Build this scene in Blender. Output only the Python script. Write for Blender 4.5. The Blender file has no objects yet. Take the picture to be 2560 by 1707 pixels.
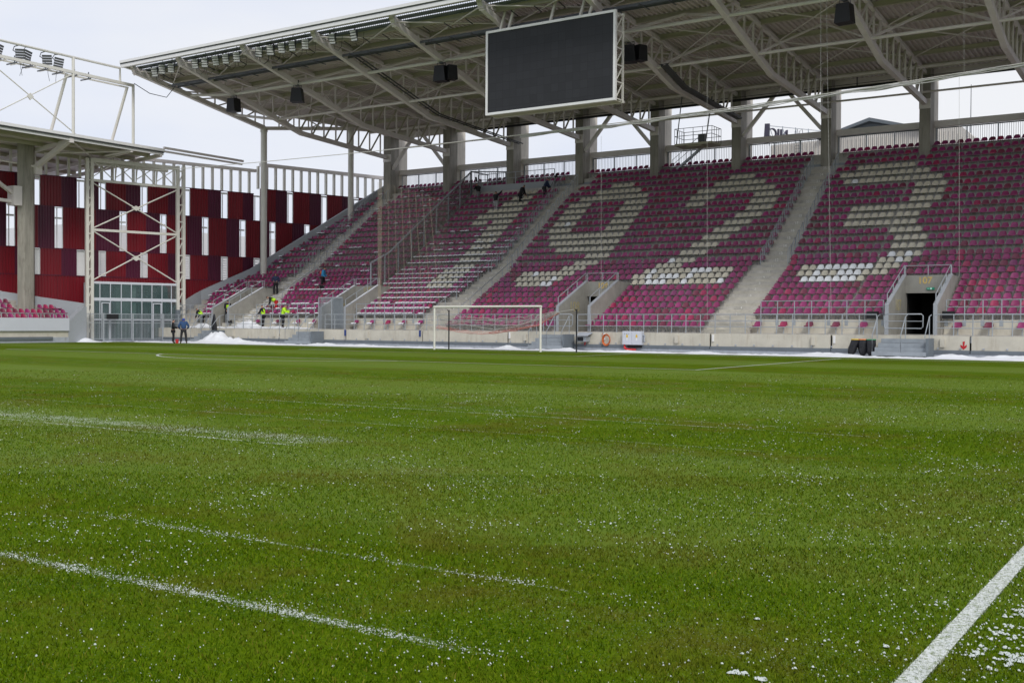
import bpy, math, random
import numpy as np
from mathutils import Vector, Matrix, noise as mnoise
R = random.Random(7)
S = bpy.context.scene
C = S.collection
# ------------------------------------------------------------------ camera
F_PX, YAW, PITCH, ROLL = 2728.22, 0.582154, -0.0160552, 0.0056976
CAM = Vector((35.3082, -50.9284, 1.52897))
cy, sy = math.cos(YAW), math.sin(YAW)
fw = Vector((-sy*math.cos(PITCH), cy*math.cos(PITCH), math.sin(PITCH)))
r0 = Vector((cy, sy, 0)); u0 = r0.cross(fw)
rt = r0*math.cos(ROLL)+u0*math.sin(ROLL); up = -r0*math.sin(ROLL)+u0*math.cos(ROLL)
cam = bpy.data.cameras.new('camera'); co = bpy.data.objects.new('camera', cam); C.objects.link(co)
M4 = Matrix((rt, up, -fw)).transposed().to_4x4(); M4.translation = CAM
co.matrix_world = M4
cam.sensor_width = 36; cam.lens = F_PX*36/2560; cam.clip_start = 0.1; cam.clip_end = 3000
S.camera = co
S.render.resolution_x, S.render.resolution_y = 1024, 682
# ------------------------------------------------------------------ sky and sun
SUN_EL, SUN_ROT = math.radians(44), math.radians(128)
w = bpy.data.worlds.new('World'); S.world = w; w.use_nodes = True
nt = w.node_tree; N = nt.nodes; L = nt.links
for n in list(N): N.remove(n)
out = N.new('ShaderNodeOutputWorld'); bg = N.new('ShaderNodeBackground'); sky = N.new('ShaderNodeTexSky')
sky.sky_type = 'NISHITA'; sky.sun_disc = False; sky.sun_elevation = SUN_EL; sky.sun_rotation = SUN_ROT; sky.dust_density = 3
hs = N.new('ShaderNodeHueSaturation'); hs.inputs['Saturation'].default_value = 0.35
mx = N.new('ShaderNodeMix'); mx.data_type = 'RGBA'; mx.inputs[0].default_value = 0.86
tc = N.new('ShaderNodeTexCoord'); mp = N.new('ShaderNodeMapping'); mp.inputs['Scale'].default_value = (1, 1, 3.2)
nz = N.new('ShaderNodeTexNoise'); nz.inputs['Scale'].default_value = 1.7; nz.inputs['Detail'].default_value = 5; nz.inputs['Roughness'].default_value = 0.5
rp = N.new('ShaderNodeValToRGB')
rp.color_ramp.elements[0].position = 0.36; rp.color_ramp.elements[0].color = (5.7, 6.3, 7.8, 1)
rp.color_ramp.elements[1].position = 0.66; rp.color_ramp.elements[1].color = (7.5, 7.6, 7.9, 1)
L.new(tc.outputs['Generated'], mp.inputs['Vector']); L.new(mp.outputs[0], nz.inputs['Vector']); L.new(nz.outputs['Fac'], rp.inputs[0])
L.new(sky.outputs[0], hs.inputs['Color']); L.new(hs.outputs[0], mx.inputs[6]); L.new(rp.outputs[0], mx.inputs[7])
L.new(mx.outputs[2], bg.inputs['Color']); bg.inputs['Strength'].default_value = 0.1; L.new(bg.outputs[0], out.inputs['Surface'])
sd = bpy.data.lights.new('sun', 'SUN'); sd.energy = 1.35; sd.angle = math.radians(16); sd.color = (1, 0.97, 0.92)
so = bpy.data.objects.new('sun', sd); C.objects.link(so)
az = SUN_ROT
sdir = Vector((math.sin(az)*math.cos(SUN_EL), math.cos(az)*math.cos(SUN_EL), math.sin(SUN_EL)))
so.rotation_euler = sdir.to_track_quat('Z', 'Y').to_euler()
S.view_settings.view_transform = 'Standard'; S.view_settings.look = 'None'; S.view_settings.exposure = 0.33; S.view_settings.gamma = 1
# ------------------------------------------------------------------ materials
def mat(name, col, rough=0.7, metal=0.0, var=0.12, scale=3.0, stretch=(1, 1, 1), bump=0.0, bscale=40, stain=None, coord='Object', spec=0.5, coat=0.0):
    m = bpy.data.materials.new(name); m.use_nodes = True
    t = m.node_tree; n = t.nodes; l = t.links; b = n['Principled BSDF']
    b.inputs['Roughness'].default_value = rough; b.inputs['Metallic'].default_value = metal
    b.inputs['Specular IOR Level'].default_value = spec
    if coat: b.inputs['Coat Weight'].default_value = coat; b.inputs['Coat Roughness'].default_value = 0.12
    g = n.new('ShaderNodeNewGeometry'); mp = n.new('ShaderNodeMapping'); mp.inputs['Scale'].default_value = stretch
    l.new(g.outputs['Position'], mp.inputs['Vector'])
    nz = n.new('ShaderNodeTexNoise'); nz.inputs['Scale'].default_value = scale; nz.inputs['Detail'].default_value = 6; nz.inputs['Roughness'].default_value = 0.62
    l.new(mp.outputs[0], nz.inputs['Vector'])
    r = n.new('ShaderNodeValToRGB'); r.color_ramp.elements[0].position = 0.3; r.color_ramp.elements[1].position = 0.7
    r.color_ramp.elements[0].color = tuple(c*(1-var) for c in col)+(1,); r.color_ramp.elements[1].color = tuple(min(1, c*(1+var)) for c in col)+(1,)
    l.new(nz.outputs['Fac'], r.inputs[0]); last = r.outputs[0]
    if stain:
        sc, amt, scol, st = stain
        mp2 = n.new('ShaderNodeMapping'); mp2.inputs['Scale'].default_value = st; l.new(g.outputs['Position'], mp2.inputs['Vector'])
        z2 = n.new('ShaderNodeTexNoise'); z2.inputs['Scale'].default_value = sc; z2.inputs['Detail'].default_value = 8; z2.inputs['Roughness'].default_value = 0.7
        l.new(mp2.outputs[0], z2.inputs['Vector'])
        q = n.new('ShaderNodeMapRange'); q.inputs[1].default_value = 0.52; q.inputs[2].default_value = 0.72; q.inputs[3].default_value = 0; q.inputs[4].default_value = amt
        l.new(z2.outputs['Fac'], q.inputs[0])
        mi = n.new('ShaderNodeMix'); mi.data_type = 'RGBA'; l.new(q.outputs[0], mi.inputs[0]); l.new(last, mi.inputs[6]); mi.inputs[7].default_value = tuple(scol)+(1,)
        last = mi.outputs[2]
    l.new(last, b.inputs['Base Color'])
    if bump:
        z3 = n.new('ShaderNodeTexNoise'); z3.inputs['Scale'].default_value = bscale; z3.inputs['Detail'].default_value = 4
        l.new(g.outputs['Position'], z3.inputs['Vector'])
        bu = n.new('ShaderNodeBump'); bu.inputs['Strength'].default_value = bump; bu.inputs['Distance'].default_value = 0.02
        l.new(z3.outputs['Fac'], bu.inputs['Height']); l.new(bu.outputs[0], b.inputs['Normal'])
    return m
K = {}
K['terrace'] = mat('terrace_concrete', (0.50, 0.475, 0.43), 0.85, var=0.22, scale=1.3, bump=0.25, bscale=14, stain=(2.2, 0.55, (0.12, 0.11, 0.095), (1, 1, 2.2)))
K['beige'] = mat('beige_concrete', (0.58, 0.545, 0.46), 0.8, var=0.1, scale=1.2, bump=0.12, bscale=18, stain=(2.0, 0.45, (0.30, 0.22, 0.13), (2.5, 1, 0.35)))
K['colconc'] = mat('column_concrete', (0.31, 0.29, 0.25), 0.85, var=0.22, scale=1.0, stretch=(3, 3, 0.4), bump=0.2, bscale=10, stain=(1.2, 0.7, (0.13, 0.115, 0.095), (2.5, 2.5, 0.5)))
K['stairconc'] = mat('stair_concrete', (0.52, 0.49, 0.42), 0.85, var=0.16, scale=1.6, bump=0.2, bscale=14, stain=(2.4, 0.5, (0.24, 0.22, 0.18), (1, 1, 2.2)))
K['slotwhite'] = mat('white_slot_trim', (0.80, 0.80, 0.80), 0.5, var=0.03)
K['litcol'] = mat('column_concrete_lit', (0.62, 0.575, 0.50), 0.85, var=0.15, scale=1.0, stretch=(3, 3, 0.4), stain=(1.2, 0.5, (0.28, 0.25, 0.21), (2.5, 2.5, 0.5)))  # paler copy of the column concrete, open-sky light put into its colour
K['portal'] = mat('portal_concrete', (0.31, 0.30, 0.27), 0.8, var=0.15, scale=1.5, bump=0.15, bscale=12, stain=(1.6, 0.4, (0.16, 0.15, 0.13), (2, 2, 0.6)))
K['cap'] = mat('grey_paint', (0.36, 0.38, 0.41), 0.6, var=0.06, scale=3, stain=(3, 0.3, (0.2, 0.2, 0.2), (1, 1, 1)))
K['kerb'] = mat('grey_kerb', (0.155, 0.18, 0.205), 0.6, var=0.1, scale=2, stain=(4, 0.4, (0.09, 0.09, 0.09), (1, 1, 1)))
K['plinth'] = mat('pale_plinth', (0.42, 0.45, 0.50), 0.8, var=0.12, scale=2, stain=(3, 0.5, (0.22, 0.22, 0.22), (1.5, 1, .5)))
K['galv'] = mat('galvanised_steel', (0.40, 0.43, 0.46), 0.45, metal=0.35, var=0.08, scale=4)
K['darkgalv'] = mat('dark_steel', (0.13, 0.14, 0.155), 0.5, metal=0.3, var=0.1)
K['step'] = mat('grey_step_paint', (0.30, 0.33, 0.36), 0.65, var=0.1, scale=3, stain=(5, 0.4, (0.18, 0.18, 0.18), (1, 1, 1)))
K['white'] = mat('white_steel_paint', (0.70, 0.68, 0.62), 0.5, var=0.05, scale=2, stain=(2.5, 0.25, (0.45, 0.42, 0.35), (3, 3, 0.4)))
K['roofsteel'] = mat('roof_steel_paint', (0.74, 0.69, 0.665), 0.55, var=0.06, scale=1.5)
K['purlin'] = mat('purlin_paint', (0.46, 0.435, 0.33), 0.6, var=0.06, scale=1.5)
K['deck'] = mat('roof_sheet', (0.60, 0.54, 0.515), 0.55, var=0.1, scale=0.8)
K['bluedeck'] = mat('translucent_front_sheet', (0.17, 0.20, 0.235), 0.45, var=0.1, scale=1)
K['fascia'] = mat('white_fascia', (0.80, 0.79, 0.78), 0.45, var=0.03)
K['gutter'] = mat('dark_gutter', (0.07, 0.075, 0.075), 0.5, var=0.1)
K['black'] = mat('black_plastic', (0.008, 0.008, 0.010), 0.55, var=0.1)
K['rubber'] = mat('black_bag', (0.012, 0.012, 0.016), 0.35, var=0.2, scale=12)
K['screen'] = mat('unlit_screen', (0.020, 0.021, 0.025), 0.75, var=0.12, scale=2.0)
m_ = K['screen']; t_ = m_.node_tree; b_ = t_.nodes['Principled BSDF']; g_ = t_.nodes.new('ShaderNodeNewGeometry'); x_ = t_.nodes.new('ShaderNodeSeparateXYZ'); c_ = t_.nodes.new('ShaderNodeCombineXYZ'); k_ = t_.nodes.new('ShaderNodeTexBrick')
t_.links.new(g_.outputs['Position'], x_.inputs[0]); t_.links.new(x_.outputs['X'], c_.inputs['X']); t_.links.new(x_.outputs['Z'], c_.inputs['Y']); t_.links.new(c_.outputs[0], k_.inputs['Vector'])
k_.offset = 0; k_.inputs['Scale'].default_value = 1; k_.inputs['Brick Width'].default_value = .48; k_.inputs['Row Height'].default_value = .48; k_.inputs['Mortar Size'].default_value = .008
k_.inputs['Color1'].default_value = (.019, .020, .024, 1); k_.inputs['Color2'].default_value = (.025, .026, .031, 1); k_.inputs['Mortar'].default_value = (.010, .010, .012, 1); t_.links.new(k_.outputs['Color'], b_.inputs['Base Color'])
K['joint_and_shade'] = mat('joint_and_shade_black', (0.01, 0.01, 0.01), 0.9, var=0.1)  # black for the wall joints and for shade painted into the passages
K['redpanel'] = mat('deep_red_cladding', (0.175, 0.0035, 0.012), 0.42, var=0.12, scale=0.6, stretch=(4, 4, .3))
K['plumpanel'] = mat('dark_plum_cladding', (0.082, 0.006, 0.030), 0.42, var=0.14, scale=0.6, stretch=(4, 4, .3))
K['glass'] = mat('tinted_glass', (0.06, 0.10, 0.10), 0.06, var=0.05)
K['board'] = mat('blank_white_board', (0.62, 0.64, 0.70), 0.6, var=0.03, scale=1)
K['snow'] = mat('snow', (0.86, 0.88, 0.92), 0.7, var=0.04, scale=4, bump=0.5, bscale=14)
K['frost'] = mat('frost_crumbs', (0.56, 0.60, 0.57), 0.8, var=0.2, scale=30)
K['bldg'] = mat('cream_cladding', (0.62, 0.585, 0.53), 0.6, var=0.04, scale=.3)
K['slate'] = mat('slate_roof', (0.13, 0.15, 0.165), 0.6, var=0.1, scale=.5)
K['sign'] = mat('sign_navy', (0.045, 0.04, 0.065), 0.5, var=0.1)
K['orange'] = mat('orange_hose', (0.62, 0.15, 0.035), 0.5, var=0.15, scale=20)
K['red'] = mat('red_plastic', (0.60, 0.03, 0.035), 0.5, var=0.1)
K['redpaint'] = mat('red_arrow_paint', (0.52, 0.01, 0.02), 0.6, var=0.1)
K['blue'] = mat('blue_sign', (0.015, 0.045, 0.22), 0.5, var=0.1)
K['green'] = mat('exit_green', (0.0, 0.30, 0.17), 0.5, var=0.05)
K['greenlit'] = mat('exit_pale', (0.55, 0.9, 0.75), 0.5, var=0.02)
K['yellow'] = mat('yellow_lid', (0.75, 0.50, 0.05), 0.5, var=0.1)
K['orangelid'] = mat('orange_lid', (0.75, 0.23, 0.05), 0.5, var=0.1)
K['greenlid'] = mat('green_lid', (0.05, 0.28, 0.12), 0.5, var=0.1)
K['gold'] = mat('gold_paint', (0.62, 0.45, 0.16), 0.7, var=0.2, scale=6)
K['oldgold'] = mat('worn_gold_paint', (0.40, 0.35, 0.20), 0.8, var=0.25, scale=9)
K['numwhite'] = mat('white_number_paint', (0.90, 0.89, 0.85), 0.8, var=0.1)
K['post'] = mat('goal_white', (0.78, 0.76, 0.68), 0.4, var=0.05, scale=5)
K['netw'] = mat('net_cord', (0.50, 0.49, 0.46), 0.9, var=0.1)
K['netr'] = mat('red_net_cord', (0.62, 0.22, 0.20), 0.9, var=0.2)
K['net_tan'] = mat('tan_net', (0.42, 0.35, 0.26), 0.9, var=0.1)
K['bark'] = mat('bark', (0.09, 0.075, 0.06), 0.9, var=0.2)
K['lens'] = mat('lamp_lens', (0.70, 0.71, 0.70), 0.2, var=0.04)
K['lampgrey'] = mat('lamp_housing', (0.10, 0.105, 0.11), 0.5, var=0.1)
K['asphalt'] = mat('asphalt', (0.14, 0.14, 0.145), 0.9, var=0.2, scale=3)
def seatmat(name, c): return mat(name, c, 0.30, var=0.10, scale=2.4, spec=0.5, bump=0.0)
SEATC = {'plum': (0.26, 0.023, 0.112), 'magenta': (0.31, 0.030, 0.148), 'purple': (0.225, 0.034, 0.13), 'crimson': (0.335, 0.022, 0.088), 'maroon': (0.185, 0.028, 0.062), 'beige': (0.62, 0.57, 0.455), 'white': (0.84, 0.85, 0.86)}
for k, c in SEATC.items(): K['seat_'+k] = seatmat('seat_'+k, c)
SCN = list(SEATC)
# fine mesh fabric (a real see-through net sheet)
def meshmat(name, col, cell, wire):
    m = bpy.data.materials.new(name); m.use_nodes = True; t = m.node_tree; n = t.nodes; l = t.links
    b = n['Principled BSDF']; b.inputs['Base Color'].default_value = col+(1,); b.inputs['Roughness'].default_value = 0.9
    g = n.new('ShaderNodeNewGeometry'); sp = n.new('ShaderNodeSeparateXYZ'); l.new(g.outputs['Position'], sp.inputs[0])
    outs = []
    def cellm(v):
        a = n.new('ShaderNodeMath'); a.operation = 'DIVIDE'; l.new(v, a.inputs[0]); a.inputs[1].default_value = cell
        f = n.new('ShaderNodeMath'); f.operation = 'FRACT'; l.new(a.outputs[0], f.inputs[0])
        c = n.new('ShaderNodeMath'); c.operation = 'LESS_THAN'; l.new(f.outputs[0], c.inputs[0]); c.inputs[1].default_value = wire
        return c.outputs[0]
    ad = n.new('ShaderNodeMath'); ad.operation = 'ADD'; l.new(sp.outputs['X'], ad.inputs[0]); l.new(sp.outputs['Y'], ad.inputs[1])
    mm = n.new('ShaderNodeMath'); mm.operation = 'MAXIMUM'; l.new(cellm(ad.outputs[0]), mm.inputs[0]); l.new(cellm(sp.outputs['Z']), mm.inputs[1])
    l.new(mm.outputs[0], b.inputs['Alpha'])
    return m
K['fencemesh'] = meshmat('fence_mesh', (0.10, 0.095, 0.09), 0.05, 0.26)
K['tannet'] = meshmat('tan_netting', (0.50, 0.42, 0.30), 0.045, 0.22)
# ------------------------------------------------------------------ mesh builder
class MB:
    def __init__(s): s.v = []; s.f = []; s.m = []; s.sm = []
    def add(s, vs, fs, m=0, smooth=False):
        o = len(s.v); s.v += [tuple(v) for v in vs]
        for f in fs: s.f.append(tuple(i+o for i in f)); s.m.append(m); s.sm.append(smooth)
    def box(s, x0, x1, y0, y1, z0, z1, m=0):
        s.add([(x0, y0, z0), (x1, y0, z0), (x1, y1, z0), (x0, y1, z0), (x0, y0, z1), (x1, y0, z1), (x1, y1, z1), (x0, y1, z1)],
              [(3, 2, 1, 0), (4, 5, 6, 7), (0, 1, 5, 4), (1, 2, 6, 5), (2, 3, 7, 6), (3, 0, 4, 7)], m); return s
    def bar(s, p, q, w, h=None, m=0, upv=(0, 0, 1)):
        h = h or w; p = Vector(p); q = Vector(q); d = (q-p)
        if d.length < 1e-6: return s
        d.normalize(); u = Vector(upv)
        if abs(d.dot(u)) > 0.98: u = Vector((0, 1, 0))
        a = d.cross(u).normalized()*(w/2); b = a.normalized().cross(d)*(h/2)
        vs = [p-a-b, p+a-b, p+a+b, p-a+b, q-a-b, q+a-b, q+a+b, q-a+b]
        s.add(vs, [(0, 1, 2, 3), (7, 6, 5, 4), (4, 5, 1, 0), (5, 6, 2, 1), (6, 7, 3, 2), (7, 4, 0, 3)], m); return s
    def tube(s, pts, r, n=6, m=0, cap=True):
        pts = [Vector(p) for p in pts]; rings = []
        for i, p in enumerate(pts):
            d = (pts[min(i+1, len(pts)-1)]-pts[max(i-1, 0)])
            if d.length < 1e-7: d = Vector((0, 0, 1))
            d.normalize(); u = Vector((0, 0, 1)) if abs(d.z) < 0.95 else Vector((0, 1, 0))
            a = d.cross(u).normalized(); b = a.cross(d); rr = r[i] if isinstance(r, (list, tuple)) else r
            rings.append([p+a*math.cos(2*math.pi*k/n)*rr+b*math.sin(2*math.pi*k/n)*rr for k in range(n)])
        vs = [v for g in rings for v in g]; fs = []
        for i in range(len(pts)-1):
            for k in range(n): fs.append((i*n+k, i*n+(k+1) % n, (i+1)*n+(k+1) % n, (i+1)*n+k))
        s.add(vs, fs, m, True)
        if cap: s.add(vs, [tuple(range(n))[::-1], tuple((len(pts)-1)*n+k for k in range(n))], m)
        return s
    def quad(s, a, b, c, d, m=0): s.add([a, b, c, d], [(0, 1, 2, 3)], m); return s
    def prism(s, poly, axis, a, b, m=0):   # polygon (2D) pushed along axis from a to b
        def P(u, v, t): return {0: (t, u, v), 1: (u, t, v), 2: (u, v, t)}[axis]
        n = len(poly); vs = [P(u, v, a) for u, v in poly]+[P(u, v, b) for u, v in poly]
        fs = [tuple(range(n))[::-1], tuple(range(n, 2*n))]+[(i, (i+1) % n, n+(i+1) % n, n+i) for i in range(n)]
        s.add(vs, fs, m); return s
    def build(s, name, mats, parent=None, fix=True):
        me = bpy.data.meshes.new(name); me.from_pydata(s.v, [], s.f)
        if not isinstance(mats, (list, tuple)): mats = [mats]
        for m in mats: me.materials.append(K[m] if isinstance(m, str) else m)
        me.polygons.foreach_set('material_index', s.m); me.polygons.foreach_set('use_smooth', s.sm); me.update()
        if fix:
            import bmesh
            bm = bmesh.new(); bm.from_mesh(me); bmesh.ops.recalc_face_normals(bm, faces=bm.faces); bm.to_mesh(me); bm.free()
        o = bpy.data.objects.new(name, me); C.objects.link(o)
        if parent is not None: o.parent = parent
        return o
def tag(o, label, cat, group=None, kind=None):
    if label: o['label'] = label
    if cat: o['category'] = cat
    if group: o['group'] = group
    if kind: o['kind'] = kind
    return o
def empty(name, label=None, cat=None, group=None, loc=(0, 0, 0), rz=0):
    o = bpy.data.objects.new(name, None); o.empty_display_size = .2; C.objects.link(o); o.location = loc; o.rotation_euler[2] = rz
    return tag(o, label, cat, group)
def struct(o): o['kind'] = 'structure'; return o
def dup(o, parent=None, loc=None, rz=None):
    c = o.copy(); C.objects.link(c)
    if parent is not None: c.parent = parent
    if loc is not None: c.location = loc
    if rz is not None: c.rotation_euler[2] = rz
    for ch in list(o.children):
        if ch is not c: dup(ch, c)
    return c
def text(s, loc, size, m, parent, rot=(math.pi/2, 0, 0), name='number', ext=0.004, off=0.0):
    cu = bpy.data.curves.new(name, 'FONT'); cu.body = s; cu.size = size; cu.extrude = ext; cu.align_x = 'CENTER'; cu.align_y = 'CENTER'; cu.offset = off
    cu.materials.append(K[m]); o = bpy.data.objects.new(name, cu); C.objects.link(o); o.location = loc; o.rotation_euler = rot
    bpy.context.view_layer.update(); me = bpy.data.meshes.new_from_object(o.evaluated_get(bpy.context.evaluated_depsgraph_get())); bpy.data.objects.remove(o)
    o = bpy.data.objects.new(name, me); C.objects.link(o); o.location = loc; o.rotation_euler = rot
    if parent is not None: o.parent = parent
    return o
def ordn(n): return '%d%s' % (n, 'th' if 10 <= n % 100 <= 20 else {1: 'st', 2: 'nd', 3: 'rd'}.get(n % 10, 'th'))
WORD = ['first', 'second', 'third', 'fourth', 'fifth', 'sixth', 'seventh', 'eighth', 'ninth', 'tenth', 'eleventh', 'twelfth']
UN = ['', 'first', 'second', 'third', 'fourth', 'fifth', 'sixth', 'seventh', 'eighth', 'ninth', 'tenth', 'eleventh', 'twelfth', 'thirteenth', 'fourteenth', 'fifteenth', 'sixteenth', 'seventeenth', 'eighteenth', 'nineteenth']
def ow(i):
    n = i+1
    if n < 20: return UN[n]
    t = {2: 'twenty', 3: 'thirty', 4: 'forty', 5: 'fifty'}[n//10]
    return t+'-'+UN[n % 10] if n % 10 else t[:-1]+'ieth'
def fbm(x, y, z=0, o=4): return mnoise.fractal(Vector((x, y, z)), 1.0, 2.0, o)
def project(P):
    d = Vector(P)-CAM; z = d.dot(fw); return 1280+F_PX*d.dot(rt)/z, 853.5-F_PX*d.dot(up)/z, z
# stand profile
def rowY(k): return 7.04+.727*(k-1)
def rowT(k): return 1.10+.38*k if k <= 11 else 5.65+.534*(k-12)
COLX = [11.5+6.62*j for j in range(-6, 4)]
STAIRS = [-28.4, -8.6, 11.5]
TUN = [-29.62, -18.0, 1.73, 21.65]
TW = [0.98, 1.23, 1.21, 1.29]
def leftB(Y): return -36.2 if Y < 11 else min(-36.2+(Y-11)*.54, -28.0)
NR = 27
# ================================================================== GROUND
g = MB(); g.quad((-600, -400, -0.03), (600, -400, -0.03), (600, 900, -0.03), (-600, 900, -0.03)); struct(g.build('ground', 'asphalt'))
def pitchmat():
    m = bpy.data.materials.new('turf'); m.use_nodes = True; t = m.node_tree; n = t.nodes; l = t.links; b = n['Principled BSDF']
    b.inputs['Roughness'].default_value = 0.8; b.inputs['Specular IOR Level'].default_value = 0.02
    pass
    g = n.new('ShaderNodeNewGeometry'); sp = n.new('ShaderNodeSeparateXYZ'); l.new(g.outputs['Position'], sp.inputs[0])
    def noise(scale, det=3, st=(1, 1, 1), rough=.6, loc=(0, 0, 0)):
        mp = n.new('ShaderNodeMapping'); mp.inputs['Scale'].default_value = st; mp.inputs['Location'].default_value = loc; l.new(g.outputs['Position'], mp.inputs['Vector'])
        z = n.new('ShaderNodeTexNoise'); z.inputs['Scale'].default_value = scale; z.inputs['Detail'].default_value = det; z.inputs['Roughness'].default_value = rough
        l.new(mp.outputs[0], z.inputs['Vector']); return z.outputs['Fac']
    def rng(v, a, bb, c=0, d=1, smooth=True):
        q = n.new('ShaderNodeMapRange'); q.interpolation_type = 'SMOOTHSTEP' if smooth else 'LINEAR'
        q.inputs[1].default_value = a; q.inputs[2].default_value = bb; q.inputs[3].default_value = c; q.inputs[4].default_value = d; l.new(v, q.inputs[0]); return q.outputs[0]
    def mix(f, a, bb):
        q = n.new('ShaderNodeMix'); q.data_type = 'RGBA'
        if isinstance(f, float): q.inputs[0].default_value = f
        else: l.new(f, q.inputs[0])
        for i, c in ((6, a), (7, bb)):
            if isinstance(c, tuple): q.inputs[i].default_value = c+(1,)
            else: l.new(c, q.inputs[i])
        return q.outputs[2]
    def mth(op, a, bb=None):
        q = n.new('ShaderNodeMath'); q.operation = op
        for i, c in ((0, a), (1, bb)):
            if c is None: continue
            if isinstance(c, (int, float)): q.inputs[i].default_value = c
            else: l.new(c, q.inputs[i])
        return q.outputs[0]
    base = mix(rng(noise(1.1, 5), .35, .65), (0.036, 0.080, 0.001), (0.080, 0.134, 0.002))
    base = mix(rng(noise(38, 4), .35, .7), base, (0.108, 0.165, 0.003))
    base = mix(rng(noise(0.55, 5, rough=.7), .47, .66, 0, .8), base, (0.092, 0.092, 0.008))      # worn, yellower patches
    # mowing bands across the pitch, 5.5 m wide, blurred by noise
    yy = mth('ADD', sp.outputs['Y'], mth('MULTIPLY', noise(0.6, 2), 1.2))
    band = mth('SINE', mth('MULTIPLY', yy, math.pi/5.5))
    base = mix(rng(band, -.4, .4, 0, .62), base, (0.132, 0.190, 0.028))
    # frost: fine flecks everywhere, denser in long streaks left across the pitch
    fl = noise(85, 2, rough=.5); dens = noise(0.45, 4, st=(.25, 1.6, 1), loc=(9, 1, 0))
    thr = rng(dens, .3, .7, .0, .14)
    fleck = rng(mth('ADD', fl, thr), .73, .82, 0, .5)
    base = mix(fleck, base, (0.52, 0.58, 0.50))
    st = None
    for y0, hw, x0, x1, a in ((-46.78, .10, 20, 32.6, .9), (-45.52, .06, 27.0, 32.6, .55), (-40.5, .70, 5, 26.0, .55), (-41.05, .08, 5, 26, .7), (-42.4, .06, 31.2, 32.6, .5), (-38.2, .08, 14, 31, .5),
                              (-35.6, .05, 18, 31.5, .85), (-34.9, .05, 20, 30, .55), (-30.5, .07, 20, 31, .4), (-24.6, .10, -34, 30, .42), (-27.2, .10, -10, 25, .35), (-19.8, .10, -20, 24, .3), (-10.5, .08, 20, 33, .3)):
        q = mth('ABSOLUTE', mth('SUBTRACT', sp.outputs['Y'], y0))
        q = rng(q, 0, hw, 1, 0); q = mth('MULTIPLY', q, rng(sp.outputs['X'], x0, x0+1.5)); q = mth('MULTIPLY', q, rng(sp.outputs['X'], x1-.6, x1, 1, 0)); q = mth('MULTIPLY', q, a)
        st = q if st is None else mth('MAXIMUM', st, q)
    sn = rng(mth('ADD', mth('ADD', noise(42, 3, rough=.7), mth('MULTIPLY', st, .22)), mth('MULTIPLY', noise(2.2, 3), .30)), .77, .88); sn = mth('MULTIPLY', sn, rng(st, .05, .3))
    base = mix(mth('MULTIPLY', sn, .75), base, (0.70, 0.74, 0.72))
    l.new(base, b.inputs['Base Color'])
    bu = n.new('ShaderNodeBump'); bu.inputs['Strength'].default_value = 0.5; bu.inputs['Distance'].default_value = 0.02
    l.new(noise(70, 3), bu.inputs['Height']); l.new(bu.outputs[0], b.inputs['Normal'])
    return m
K['turf'] = pitchmat()
g = MB(); g.quad((-35.95, -75, 0), (60, -75, 0), (60, 2.0, 0), (-35.95, 2.0, 0)); struct(g.build('pitch', 'turf'))
K['slab'] = mat('wet_concrete_strip', (0.30, 0.30, 0.31), 0.7, var=0.2, scale=2, stain=(3, .6, (.6, .62, .65), (1, 1, 1)))
g = MB(); g.quad((-60, 2.0, -0.004), (60, 2.0, -0.004), (60, 30, -0.004), (-60, 30, -0.004)); g.quad((-60, -75, -.006), (-35.95, -75, -.006), (-35.95, 2.0, -.006), (-60, 2.0, -.006))
struct(g.build('path', 'slab'))
# painted lines
def linemat():
    m = bpy.data.materials.new('line_paint'); m.use_nodes = True; t = m.node_tree; n = t.nodes; l = t.links; b = n['Principled BSDF']; b.inputs['Roughness'].default_value = .8
    g = n.new('ShaderNodeNewGeometry'); z = n.new('ShaderNodeTexNoise'); z.inputs['Scale'].default_value = 45; z.inputs['Detail'].default_value = 3
    l.new(g.outputs['Position'], z.inputs['Vector']); r = n.new('ShaderNodeValToRGB')
    r.color_ramp.elements[0].position = .36; r.color_ramp.elements[0].color = (.22, .26, .14, 1); r.color_ramp.elements[1].position = .54; r.color_ramp.elements[1].color = (.62, .64, .61, 1)
    l.new(z.outputs['Fac'], r.inputs[0]); l.new(r.outputs[0], b.inputs['Base Color']); return m
K['line'] = linemat()
def rect(g, x0, x1, y0, y1): g.quad((x0, y0, .006), (x1, y0, .006), (x1, y1, .006), (x0, y1, .006))
g = MB(); h = .06
rect(g, 34.125, 34.225, -75, -.061)
rect(g, -34, 34.235, -.06, .06)
for a in (20.16, 9.16):
    d = 16.5 if a > 10 else 5.5
    rect(g, -a-h, -a+h, -d, -.061); rect(g, a-h, a+h, -d, -.061); rect(g, -a-h, a+h, -d-.12, -d-.001)
rect(g, -34.06, -33.94, -75, -.061)
pts = []
for i in range(41):
    t = math.radians(-90-53.05+106.1*i/40); pts.append((math.cos(t), math.sin(t)))
for (a, b), (c, d) in zip(pts, pts[1:]):
    if -11+9.15*b > -16.62 and -11+9.15*d > -16.62: continue
    g.quad((a*9.09, -11+b*9.09, .007), (a*9.21, -11+b*9.21, .007), (c*9.21, -11+d*9.21, .007), (c*9.09, -11+d*9.09, .007))
struct(g.build('pitch_markings', 'line'))
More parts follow.
